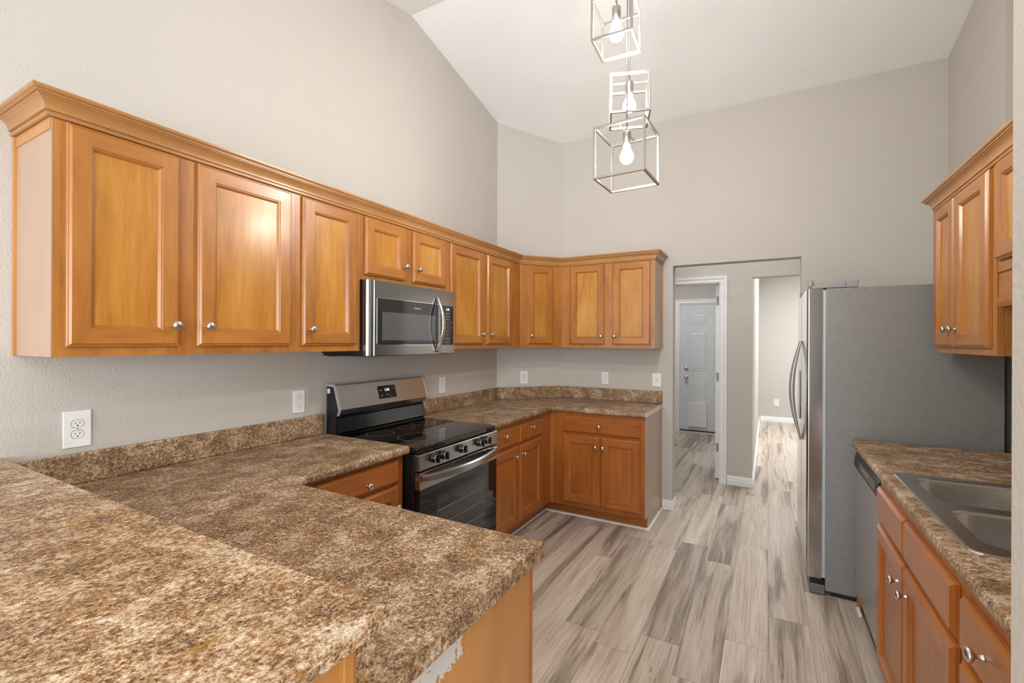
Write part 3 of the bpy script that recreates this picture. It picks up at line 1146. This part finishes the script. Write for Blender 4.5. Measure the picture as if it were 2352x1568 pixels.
WO = ro
rb('body', 'black_matte', lambda k: (k.box(.030, .668, RY0 + .004, RY1 - .004, .03, .8855), k.box(.05, .60, RY0 + .03, RY1 - .03, .001, .03)), RG)
rb('body_side_rib', 'black', lambda k: [k.box(x, x + .006, RY0 + .001, RY0 + .0038, .05, .88) for x in (.56, .60, .64)], RG)


def cook(k):
    k.bbox(.085, .688, RY0, RY1, .890, .921, .008)
cooktop = rb('cooktop', 'glass_black', cook, RG, 'black glass cooktop')


def ringmark(k, x, y, r):
    n = 56
    for rad in (r,):
        a = [(x + rad * math.cos(2 * PI * i / n), y + rad * math.sin(2 * PI * i / n), .9213) for i in range(n)]
        b_ = [(x + (rad - .0025) * math.cos(2 * PI * i / n), y + (rad - .0025) * math.sin(2 * PI * i / n), .9213) for i in range(n)]
        k.loft([a, b_], cap0=False, cap1=False)
for x, y, r in ((.250, -2.205, .082), (.250, -1.980, .052), (.245, -1.820, .080), (.500, -2.165, .112), (.505, -1.835, .105)):
    rb('burner_ring', 'ring', lambda k: ringmark(k, x, y, r), cooktop)


def bgbody(k):
    prof = [(.022, .890), (.100, .890), (.100, .925), (.118, .940), (.100, 1.020), (.092, 1.026), (.092, 1.040), (.112, 1.046), (.126, 1.068), (.084, 1.196), (.070, 1.204), (.022, 1.204)]
    k.loft([[(x, RY0 + .008, z) for x, z in prof], [(x, RY1 - .008, z) for x, z in prof]])
bgd = rb('backguard', 'black', bgbody, RG)


def bgfront(k):
    prof = [(.100, 1.036), (.118, 1.042), (.131, 1.070), (.090, 1.203), (.076, 1.209), (.074, 1.206), (.086, 1.198), (.1265, 1.069), (.114, 1.046), (.100, 1.040)]
    k.loft([[(x, RY0 + .003, z) for x, z in prof], [(x, RY1 - .003, z) for x, z in prof]])
rb('control_fascia', 'steel', bgfront, RG, 'brushed steel backguard face')


def bgcap(k, ya, yb):
    prof = [(.060, 1.212), (.078, 1.213), (.092, 1.206), (.134, 1.070), (.120, 1.036), (.108, 1.036), (.119, 1.068), (.079, 1.196), (.060, 1.198)]
    k.loft([[(x, ya, z) for x, z in prof], [(x, yb, z) for x, z in prof]])
for ya, yb in ((RY0 - .001, RY0 + .007), (RY1 - .007, RY1 + .001)):
    rb('end_trim', 'silver_trim', lambda k: bgcap(k, ya, yb), RG)
rb('side_panel', 'black_matte', lambda k: k.loft([[(x, RY0 + .0005, z) for x, z in ((.022, .925), (.098, .925), (.098, 1.035), (.116, 1.066), (.078, 1.194), (.058, 1.199), (.022, 1.199))], [(x, RY0 + .0065, z) for x, z in ((.022, .925), (.098, .925), (.098, 1.035), (.116, 1.066), (.078, 1.194), (.058, 1.199), (.022, 1.199))]]), RG)
rb('side_cap', 'silver_trim', lambda k: k.box(.022, .060, RY0 - .001, RY0 + .007, 1.198, 1.212), RG)
rb('sticker', 'label_white', lambda k: k.box(.028, .050, RY0 - .0006, RY0, 1.160, 1.186), RG, 'small white sticker')


def sl(y, t, off):
    """point on the sloped fascia: t from 0 (low) to 1 (high)"""
    a, b_ = Vector((.131, y, 1.070)), Vector((.090, y, 1.203))
    n = Vector((.133, 0, .041)).normalized()
    return a + (b_ - a) * t + n * off


def disp(k):
    k.loft([[sl(-2.083, .22, o2), sl(-1.932, .22, o2), sl(-1.932, .80, o2), sl(-2.083, .80, o2)] for o2 in (.0002, .0022)])
dsp = rb('display', 'glass_black', disp, RG, 'black glass clock display')
up = (Vector((.090, 0, 1.203)) - Vector((.131, 0, 1.070))).normalized()


def sl_text(body, y, t, size, mat='digits'):
    p = sl(y, t, .0028) - ro
    text_part('display_text', body, size, frame_matrix(p, (0, 1, 0), up), mat, dsp, .0001)
sl_text('1:41', -2.007, .60, .026)
sl_text('BAKE', -2.060, .60, .008, 'print')
sl_text('BROIL', -2.058, .36, .007, 'print')
sl_text('+', -1.958, .64, .012, 'print')
sl_text('-', -1.958, .40, .012, 'print')
sl_text('OFF  START', -2.010, .38, .006, 'print')
sl_text('1 2 3', -1.985, .30, .006, 'print')


def cpanel(k):
    k.bbox(.6685, .702, RY0 + .001, RY1 - .001, .806, .8885, .004)
cp = rb('control_panel', 'steel', cpanel, RG, 'steel front control panel')
rb('vent_slot', 'dark_gap', lambda k: k.box(.672, .690, RY0 + .0002, RY0 + .0008, .818, .876), cp)
for y in (-2.283, -2.204, -2.035, -1.855, -1.777):
    def kn(k):
        k.lathe((.7022, y, .853), (1, 0, 0), [(.024, 0), (.024, .004), (.021, .006), (.0205, .022), (.019, .026), (.001, .026)], 24)
        k.bbox(.7285, .7435, y - .0065, y + .0065, .853 - .020, .853 + .020, .002)
    kk = rb('control_knob', 'black', kn, RG)
    rb('knob_ring', 'chrome', lambda k: k.lathe((.7275, y, .853), (1, 0, 0), [(.0195, 0), (.0200, .001), (.0185, .0022), (.0155, .0022)], 24), kk)

# oven door
rb('oven_door', 'black', lambda k: k.bbox(.672, .698, RY0 + .006, RY1 - .006, .235, .7990, .004), RG)


def band(k):
    k.box(.6985, .704, RY0 + .004, RY1 - .004, .713, .799)
    k.box(.6725, .6985, RY0 + .0035, RY0 + .0055, .713, .799)
    k.box(.6725, .6985, RY1 - .0055, RY1 - .0035, .713, .799)
db = rb('door_band', 'steel', band, RG, 'steel band across the oven door')
rb('vent_slot', 'dark_gap', lambda k: [k.box(.7042, .7046, RY0 + a * .758, RY0 + b_ * .758, z, z + .0045) for a, b_, z in
    ((.03, .27, .791), (.31, .36, .791), (.40, .58, .791), (.62, .78, .791), (.81, .85, .791), (.88, .98, .791), (.40, .58, .776), (.62, .78, .776))] +
   [k.box(.690, .6965, RY0 + .0028, RY0 + .0034, z, z + .004) for z in (.772, .780, .788)] + [k.box(.676, .684, RY0 + .0028, RY0 + .0034, z, z + .004) for z in (.772, .780, .788)], db)
rb('window_glass', 'glass_black', lambda k: k.box(.6982, .7005, RY0 + .010, RY1 - .010, .245, .7128), RG)
rb('oven_window', 'oven_window', lambda k: k.box(.7006, .7009, RY0 + .145, RY1 - .145, .33, .645), RG)
rb('oven_rack', 'ring', lambda k: [k.box(.7010, .7011, RY0 + .15, RY1 - .15, z, z + .003) for z in (.565, .485, .405)], RG)


def handle(k):
    rings = []
    n = 24
    for i in range(n + 1):
        t = i / n
        y = RY0 + .016 + t * (RY1 - RY0 - .032)
        b_ = math.sin(PI * t) ** .75
        x = .706 + .046 * b_
        h = .018 + .004 * b_
        zc = .768 - .010 * b_
        rings.append([(x - .007, y, zc - h), (x + .004, y, zc - h), (x + .007, y, zc - h + .006), (x + .007, y, zc + h - .008), (x + .003, y, zc + h), (x - .007, y, zc + h)])
    k.loft(rings)
rb('door_handle', 'steel', handle, RG, 'bowed steel oven door handle')
rb('drawer', 'black', lambda k: k.bbox(.672, .698, RY0 + .006, RY1 - .006, .050, .228, .004), RG)

# ------------------------------------------------------------------ microwave
MY0, MY1, MZ0, MZ1 = -2.412, -1.650, 1.380, 1.7855
MW = thing('microwave', 'stainless over-the-range microwave with bowed chrome handle under the short cabinet', 'microwave', (.2, (MY0 + MY1) / 2, MZ0))
WO = Vector(MW.location)
MX = .372
rb('body', 'black_matte', lambda k: k.box(.0015, .330, MY0 + .004, MY1 - .014, MZ0 + .008, MZ1 - .0005), MW)
rb('bottom_plate', 'black', lambda k: (k.box(.012, .335, MY0 + .006, MY1 - .015, MZ0 - .006, MZ0 + .0075), k.box(.02, .06, MY0 + .03, MY0 + .10, MZ0 - .010, MZ0 - .006)), MW)
rb('top_grille', 'black_matte', lambda k: k.box(.315, .360, MY0 + .02, MY1 - .10, MZ1 - .0004, MZ1 + .0012), MW)


def mdoor(k):
    prof = []
    # vertical cylinder-like roll at the hinge side, then a flat door
    yA = MY0
    pts = [(.332, yA), (.352, yA), (.364, yA + .006), (.3715, yA + .016), (.3715, yA + .030), (.366, yA + .0335), (.366, yA + .037), (MX, yA + .041), (MX, -1.806), (.332, -1.806)]
    k.loft([[(x, y, MZ0 - .001) for x, y in pts], [(x, y, MZ1 - .001) for x, y in pts]])
md = rb('door', 'steel_mw', mdoor, MW, 'brushed steel microwave door')


def rrect(k, x, y0, y1, z0, z1, r, t):
    n = 6
    pts = []
    for cy_, cz_, a0 in ((y1 - r, z1 - r, 0), (y0 + r, z1 - r, 90), (y0 + r, z0 + r, 180), (y1 - r, z0 + r, 270)):
        for i in range(n + 1):
            a = math.radians(a0 + 90 * i / n)
            pts.append((cy_ + r * math.cos(a), cz_ + r * math.sin(a)))
    k.loft([[(x, a, b_) for a, b_ in pts], [(x + t, a, b_) for a, b_ in pts]])
rb('glass_border', 'chrome', lambda k: rrect(k, MX + .0003, -2.354, -1.822, 1.434, 1.694, .010, .0012), md)
rb('door_glass', 'glass_mw', lambda k: rrect(k, MX + .0016, -2.351, -1.825, 1.437, 1.691, .008, .0014), md, 'dark glass of the microwave door')
rb('door_window', 'glass_mesh', lambda k: rrect(k, MX + .0031, -2.318, -1.860, 1.462, 1.618, .002, .0006), md)
text_part('maker_lettering', 'FRIGIDAIRE', .0115, frame_matrix(Vector((MX + .0036, -2.030, 1.652)) - WO, (0, 1, 0), (0, 0, 1)), 'print', md, .0001)


def mhandle(k):
    rings = []
    n = 28
    for i in range(n + 1):
        t = i / n
        z = 1.388 + t * (1.738 - 1.388)
        b_ = math.sin(PI * t)
        x = MX + .006 + .050 * b_ ** .9
        y = -1.842
        w = .006 + .007 * b_ ** .6
        d = .006 + .003 * b_
        rings.append([(x + d * math.cos(a), y + w * math.sin(a), z) for a in [2 * PI * j / 10 for j in range(10)]])
    k.loft(rings, smooth=True)
rb('door_handle', 'chrome', mhandle, md, 'bowed chrome handle')
rb('handle_bezel', 'black', lambda k: k.loft([[(MX + .0034, -1.842 - .020 * math.sin(PI * t), 1.395 + t * .335) for t in [i / 20 for i in range(21)]] + [(MX + .0034, -1.842 + .006 * math.sin(PI * t), 1.395 + t * .335) for t in [1 - i / 20 for i in range(1, 20)]],
    [(MX + .0042, -1.842 - .020 * math.sin(PI * t), 1.395 + t * .335) for t in [i / 20 for i in range(21)]] + [(MX + .0042, -1.842 + .006 * math.sin(PI * t), 1.395 + t * .335) for t in [1 - i / 20 for i in range(1, 20)]]]), md)
mp_ = rb('control_panel', 'steel_mw', lambda k: k.bbox(.332, MX - .001, -1.8045, MY1, MZ0 - .001, MZ1 - .001, .003), MW, 'steel control side of the microwave')
kp = rb('keypad', 'brown_glass', lambda k: rrect(k, MX - .0008, -1.796, -1.668, 1.434, 1.690, .006, .0012), mp_, 'dark keypad glass')
rb('keypad_edge', 'chrome', lambda k: k.box(MX - .0008, MX + .0008, -1.667, -1.664, 1.436, 1.690), mp_)


def mtext(body, y, z, size, mat='print'):
    text_part('keypad_text', body, size, frame_matrix(Vector((MX + .0010, y, z)) - WO, (0, 1, 0), (0, 0, 1)), mat, kp, .0001)
mtext('1:41', -1.728, 1.666, .020, 'digits')
mtext('POPCORN', -1.730, 1.640, .007)
mtext('SOFTEN   MELT', -1.730, 1.620, .006)
mtext('DEFROST', -1.730, 1.600, .006)
for r in range(3):
    for cidx in range(3):
        mtext(str(r * 3 + cidx + 1), -1.770 + cidx * .040, 1.577 - r * .026, .010)
mtext('0', -1.730, 1.499, .010)
mtext('STOP   START', -1.730, 1.474, .007)
mtext('LIGHT   FAN', -1.730, 1.452, .006)

# ------------------------------------------------------------------ refrigerator
FX0, FX1, FY0, FY1, FZ = 2.507, 3.246, -.976, -.066, 1.770
FR = thing('refrigerator', 'tall side-by-side stainless refrigerator with a dark grey textured side beside the doorway', 'refrigerator', ((FX0 + FX1) / 2, (FY0 + FY1) / 2, 0))
WO = Vector(FR.location)
rb('cabinet', 'fridge_side', lambda k: k.bbox(FX0, FX1, FY0, FY1, .030, FZ, .004), FR, 'dark grey textured fridge side')
rb('base', 'black_matte', lambda k: k.box(FX0 + .03, FX1 - .03, FY0 + .02, FY1 - .02, .001, .0295), FR)
rb('gasket', 'gasket', lambda k: (k.box(FX0 - .0175, FX0 - .0005, FY0 + .008, -.5220, .100, FZ - .012), k.box(FX0 - .0175, FX0 - .0005, -.518, FY1 - .008, .100, FZ - .012)), FR)


def fdoor(k, ya, yb):
    n = 6
    pts = []
    r = .012
    for i in range(n + 1):
        a = math.radians(90 * i / n)
        pts.append((2.414 + r - r * math.cos(a) if False else 2.414 + r * (1 - math.sin(a)), ya + r * (1 - math.cos(a))))
    pts = [(2.489, ya)] + pts[::-1][::-1]
    q = [(2.489, ya), (2.414 + r, ya)]
    for i in range(1, n + 1):
        a = math.radians(90 * i / n)
        q.append((2.414 + r * (1 - math.sin(a)), ya + r * (1 - math.cos(a))))
    for i in range(0, n):
        a = math.radians(90 * (1 - i / n))
        q.append((2.414 + r * (1 - math.sin(a)), yb - r * (1 - math.cos(a))))
    q += [(2.414 + r, yb), (2.489, yb)]
    k.loft([[(x, y, .095) for x, y in q], [(x, y, FZ + .002) for x, y in q]])
fd1 = rb('door', 'steel_v', lambda k: fdoor(k, FY0, -.523), FR, 'stainless refrigerator door nearer the camera')
fd2 = rb('door', 'steel_v', lambda k: fdoor(k, -.517, FY1), FR, 'stainless freezer door with dispenser')


def fh(k, y):
    rings = []
    n = 30
    for i in range(n + 1):
        t = i / n
        z = .815 + t * (1.468 - .815)
        b_ = math.sin(PI * t)
        x = 2.407 - .050 * b_
        w = .006 + .010 * b_ ** .6
        d = .006 + .009 * b_
        rings.append([(x + d * math.cos(a), y + w * math.sin(a), z) for a in [2 * PI * j / 10 for j in range(10)]])
    k.loft(rings, smooth=True)
rb('handle', 'silver_trim', lambda k: fh(k, -.556), fd1)
rb('handle', 'silver_trim', lambda k: fh(k, -.484), fd2)
rb('dispenser', 'glass_black', lambda k: k.bbox(2.4105, 2.4138, -.40, -.19, .93, 1.26, .001), fd2, 'black dispenser panel')
for y in (FY0 + .055, FY1 - .055):
    def hc(k):
        k.bbox(2.455, 2.600, y - .050, y + .030, FZ + .0025, FZ + .034, .005)
        k.tube((2.434, y - .030, FZ + .003), (2.434, y - .030, FZ + .050), .014, 14)
        k.bbox(2.434, 2.458, y - .042, y - .018, FZ + .0025, FZ + .020, .003)
        k.bbox(2.560, 2.660, y - .045, y + .025, FZ + .0025, FZ + .046, .005)
    rb('hinge_cover', 'grey_light', hc, FR)
rb('toe_grille', 'grey_plastic', lambda k: k.bbox(2.430, 2.5065, FY0 + .002, FY1 - .002, .004, .060, .004), FR)
rb('toe_grille_trim', 'black', lambda k: k.box(2.432, 2.504, FY0 + .004, FY1 - .004, .0605, .092), FR)

# ------------------------------------------------------------------ dishwasher
DY0, DY1 = -1.660, -1.055
DW = thing('dishwasher', 'grey stainless dishwasher with black control strip under the right counter', 'dishwasher', (2.95, (DY0 + DY1) / 2, 0))
WO = Vector(DW.location)
rb('tub', 'black_matte', lambda k: k.box(2.662, 3.26, DY0 + .004, DY1 - .004, .012, .875), DW)
rb('door_panel', 'dw_steel', lambda k: k.bbox(2.640, 2.6615, DY0 + .004, DY1 - .004, .105, .778, .004), DW, 'steel dishwasher door')


def dcp(k):
    prof = [(.778 + .002, 2.661), (.782, 2.634), (.800, 2.628), (.845, 2.634), (.8665, 2.642), (.8665, 2.661)]
    k.loft([[(x, DY0 + .002, z) for z, x in prof], [(x, DY1 - .002, z) for z, x in prof]])
dc = rb('control_strip', 'black_matte', dcp, DW, 'black control strip')
rb('control_face', 'grey_plastic', lambda k: k.loft([[(2.6285 + .0003 * i - .0012, y, .803), (2.6285 - .0012 + .0003 * i, y, .803), (2.6330 - .0012, y, .842), (2.6328, y, .842)] for i, y in ((0, DY0 + .05), (0, DY1 - .16))]), dc)
text_part('button_print', 'NORMAL   HEAVY   DRY   START', .010, frame_matrix(Vector((2.6298, -1.37, .823)) - WO, (0, -1, 0), (.1, 0, 1)), 'print', dc, .0003)
rb('toe_panel', 'black_matte', lambda k: k.box(2.70, 2.712, DY0 + .004, DY1 - .004, .006, .100), DW)

# loose filler: white shoe end and wood sliver between fridge and dishwasher
mb = MB()
mb.box(2.645, 2.66, -1.0500, -1.0440, .017, .10)
mb.box(2.660, 3.27, -1.0500, -1.0440, .0015, .885)
fl = tag(recentre(mb.build('filler_panel', 'base_v')), 'thin maple filler panel between the refrigerator and the dishwasher', 'filler panel')
struct('trim_6', MB().loft([[(2.655 - a, y, z) for a, z in ((0, .001), (.014, .001), (.0125, .010), (.007, .015), (0, .016))] for y in (-1.130, -1.040)]), 'white_trim')

# ------------------------------------------------------------------ sink
SK = thing('kitchen_sink', 'stainless steel double-bowl drop-in sink set in the right counter', 'sink', ((SX0 + SX1) / 2, (SY0 + SY1) / 2, TOPR))
WO = Vector(SK.location)
zt = TOPR + .0055


def rrpts(x0, x1, y0, y1, r, n=7):
    pts = []
    for cx_, cy_, a0 in ((x1 - r, y1 - r, 0), (x0 + r, y1 - r, 90), (x0 + r, y0 + r, 180), (x1 - r, y0 + r, 270)):
        for i in range(n + 1):
            a = math.radians(a0 + 90 * i / n)
            pts.append((cx_ + r * math.cos(a), cy_ + r * math.sin(a)))
    return pts


bowls = [(2.712, 3.085, -2.140, -1.800), (2.712, 3.085, -2.535, -2.195)]


def deck(k):
    bm = bmesh.new()
    loops = []
    def loop(pts, z):
        vs = [bm.verts.new((x, y, z)) for x, y in pts]
        es = [bm.edges.new((vs[i], vs[(i + 1) % len(vs)])) for i in range(len(vs))]
        return vs, es
    ov, oe = loop(rrpts(SX0 + .007, SX1 - .007, SY0 + .007, SY1 - .007, .030), zt)
    ed = list(oe)
    inner = []
    for bwl in bowls:
        iv, ie = loop(rrpts(*bwl, .070), zt)
        ed += ie
        inner.append(iv)
    bmesh.ops.triangle_fill(bm, use_beauty=True, use_dissolve=False, edges=ed)
    # outer rolled rim
    ring = [v for v in ov]
    r2 = [bm.verts.new((x, y, zt - .001)) for x, y in rrpts(SX0 + .002, SX1 - .002, SY0 + .002, SY1 - .002, .033)]
    r3 = [bm.verts.new((x, y, TOPR + .0006)) for x, y in rrpts(SX0, SX1, SY0, SY1, .034)]
    for a, b_ in ((ring, r2), (r2, r3)):
        for i in range(len(a)):
            j = (i + 1) % len(a)
            bm.faces.new((a[i], a[j], b_[j], b_[i]))
    k.frombm(bm, 0)
dk = rb('deck', 'sink', deck, SK, 'flat steel rim of the sink')
for i, (x0, x1, y0, y1) in enumerate(bowls):
    def bowl(k):
        rings = []
        for ins, z, r in ((0, zt, .070), (.003, zt - .004, .068), (.005, zt - .012, .066), (.010, zt - .110, .064), (.016, zt - .150, .060), (.030, zt - .168, .050), (.060, zt - .175, .040), (.100, zt - .177, .030)):
            rings.append([(x, y, z) for x, y in rrpts(x0 + ins, x1 - ins, y0 + ins, y1 - ins, r)])
        k.loft(rings, cap0=False, cap1=True, smooth=True)
    bo = rb('bowl', 'sink', bowl, SK)
    rb('drain', 'chrome', lambda k: k.lathe(((x0 + x1) / 2, (y0 + y1) / 2, zt - .1765), (0, 0, 1), [(.045, 0), (.045, .002), (.036, .003), (.030, .001), (.004, .001)], 24), bo)
# ------------------------------------------------------------------ outlets and switches
def plate(name, label, cat, origin, out, w=.070, h=.116, kind='duplex'):
    """wall plate; origin on the wall surface, 'out' the wall normal"""
    out = Vector(out).normalized()
    rz = math.atan2(out.y, out.x) - PI / 2      # local +y = out
    t = thing(name, label, cat, origin, rz)
    m_ = MB()
    m_.bbox(-w / 2, w / 2, .0006, .0065, -h / 2, h / 2, .0022)
    m_.build('cover_plate', 'white_plastic', t)
    if kind in ('duplex', 'gfci'):
        if kind == 'gfci':
            m_ = MB()
            m_.bbox(-.0165, .0165, .0066, .0082, -.0335, .0335, .0006)
            dev = m_.build('receptacle', 'white_plastic', t)
            m_ = MB()
            m_.box(-.0172, .0172, .0066, .0069, -.0342, .0342)
            m_.build('receptacle_gap', 'slot', dev)
            m_ = MB()
            for s in (-1, 1):
                m_.box(-.008, .008, .0083, .0092, s * .004 - .003, s * .004 + .003)
            m_.build('test_button', 'white_plastic', dev)
            zs, fy = (.0205, -.0205), .0083
        else:
            zs, fy = (.0195, -.0195), .0083
        for z in zs:
            if kind == 'duplex':
                m_ = MB()
                pts = []
                for i in range(28):
                    a = 2 * PI * i / 28
                    pts.append((.0172 * math.cos(a), max(-.0135, min(.0135, .0172 * math.sin(a))) + z))
                m_.loft([[(x, .0066, q_) for x, q_ in pts], [(x, .0082, q_) for x, q_ in pts]])
                dev = m_.build('receptacle', 'white_plastic', t)
                m_ = MB()
                m_.loft([[(x * 1.07, .0066, z + (q_ - z) * 1.08) for x, q_ in pts], [(x * 1.07, .0069, z + (q_ - z) * 1.08) for x, q_ in pts]])
                m_.build('receptacle_gap', 'slot', dev)
            m_ = MB()
            m_.box(-.0072, -.0052, fy, fy + .0003, z - .001, z + .007)
            m_.box(.0052, .0072, fy, fy + .0003, z - .001, z + .0055)
            m_.lathe((0, fy, z - .0065), (0, 1, 0), [(.0026, 0), (.0026, .0003)], 10)
            m_.build('slot', 'slot', dev)
    else:
        m_ = MB()
        m_.box(-.005, .005, .0066, .0075, -.012, .012)
        m_.loft([[(-.0035, .0075, -.008), (.0035, .0075, -.008), (.0035, .0075, .004), (-.0035, .0075, .004)], [(-.003, .016, .002), (.003, .016, .002), (.003, .016, .008), (-.003, .016, .008)]])
        m_.build('toggle', 'ivory', t)
    m_ = MB()
    for z in ((0,) if kind == 'duplex' else (.042, -.042)):
        m_.lathe((0, .0066, z), (0, 1, 0), [(.0028, 0), (.0022, .0012), (.0002, .0012)], 10)
    m_.build('screw', 'nickel' if kind != 'toggle' else 'white_plastic', t)
    return t


plate('electrical_outlet', 'large white duplex outlet on the left wall above the near counter', 'outlet', (0, -3.467, 1.132), (1, 0, 0), .080, .134)
plate('electrical_outlet', 'white square-faced outlet on the left wall just left of the range', 'outlet', (0, -2.556, 1.129), (1, 0, 0), .071, .120, 'gfci')
plate('electrical_outlet', 'white square-faced outlet on the left wall just right of the range', 'outlet', (0, -1.305, 1.116), (1, 0, 0), .074, .124, 'gfci')
_dn = Vector((.479, -.444, 0)).normalized()
pd = DA + _d * .270
plate('electrical_outlet', 'white duplex outlet on the diagonal corner wall above the backsplash', 'outlet', (pd.x, pd.y, 1.116), _dn, .076, .120)
plate('electrical_outlet', 'white duplex outlet in the middle of the back wall backsplash area', 'outlet', (.891, 0, 1.122), (0, -1, 0), .066, .112)
plate('light_switch', 'white single toggle light switch on the back wall beside the doorway', 'light switch', (1.360, 0, 1.124), (0, -1, 0), .076, .118, 'toggle')
plate('electrical_outlet', 'small white outlet low on the wall of the far room', 'outlet', (2.357, 5.55, .358), (0, -1, 0), .080, .120)
plate('light_switch', 'white switch plate on the laundry wall left of the pale door', 'light switch', (.870, LY, 1.085), (0, -1, 0), .07, .115, 'toggle')

# ------------------------------------------------------------------ pendant lights
def pendant(label, x, y, zb, s, rz, bulb_z, sock):
    top = zb + s
    zc_ = ceil_z(y)
    t = thing('pendant_light', label, 'pendant light', (x, y, zb), rz, 'cube cage pendant lights')
    h = s / 2
    w = .0095
    m_ = MB()
    e = h - w / 2
    for z in (w / 2, s - w / 2):
        for a, b_ in (((-h, -e), (h, -e)), ((-h, e), (h, e))):
            m_.bar((a[0], a[1], z), (b_[0], b_[1], z), w)
        for a, b_ in (((-e, -h + w), (-e, h - w)), ((e, -h + w), (e, h - w))):
            m_.bar((a[0], a[1], z), (b_[0], b_[1], z), w)
    for sx in (-1, 1):
        for sy in (-1, 1):
            m_.bar((sx * e, sy * e, w), (sx * e, sy * e, s - w), w)
    m_.build('cage', 'cage', t)
    m_ = MB()
    m_.bar((-h + w, 0, s - w / 2), (h - w, 0, s - w / 2), .006)
    m_.build('cross_bar', 'cage', t)
    bz = bulb_z - zb
    m_ = MB()
    m_.lathe((0, 0, bz + .048), (0, 0, 1), [(.0150, 0), (.0185, .001), (.0185, .062), (.016, .066), (.005, .068), (.005, s - .004 - bz - .048 if s - .004 - bz - .048 > .069 else .072)], 20)
    m_.build('socket', 'cage', t)
    m_ = MB()
    m_.tube((0, 0, max(s, bz + .12)), (0, 0, zc_ - zb - .021), .0035, 8)
    m_.build('cord', 'cage', t)
    m_ = MB()
    m_.lathe((0, 0, bz), (0, 0, 1), [(.001, -.032), (.012, -.030), (.022, -.023), (.029, -.011), (.0305, .0), (.028, .012), (.021, .026), (.0145, .038), (.0135, .0475), (.004, .0478)], 24)
    m_.build('bulb', 'bulb', t)
    return t


# positions stand at the points hung below the ridge
def yaw_for(extra):
    return -YAW * 0 + extra
pendant('largest cube cage pendant light, hanging lowest of the three', 1.656, -2.104, 2.177, .230, math.radians(45) + YAW + math.radians(12.7), 2.292, .05)
pendant('small cube cage pendant light, uppermost of the three and nearest the top of the photo', 1.646, -2.240, 2.714, .173, math.radians(45) + YAW + math.radians(18.4), 2.770, .05)
pendant('small cube cage pendant light hanging between the uppermost and the lowest one', 1.632, -1.975, 2.514, .184, YAW - math.radians(11), 2.586, .05)
m_ = MB()
cz_ = ceil_z(-2.09)
tilt = math.atan(SL)
m_.lathe((1.642, -2.096, cz_ - .0015), (0, -math.sin(-tilt), -math.cos(tilt)), [(.155, 0), (.155, .014), (.145, .020), (.02, .021)], 32)
tag(recentre(m_.build('ceiling_canopy', 'cage')), 'round nickel canopy on the sloped ceiling holding the pendant cords', 'canopy')
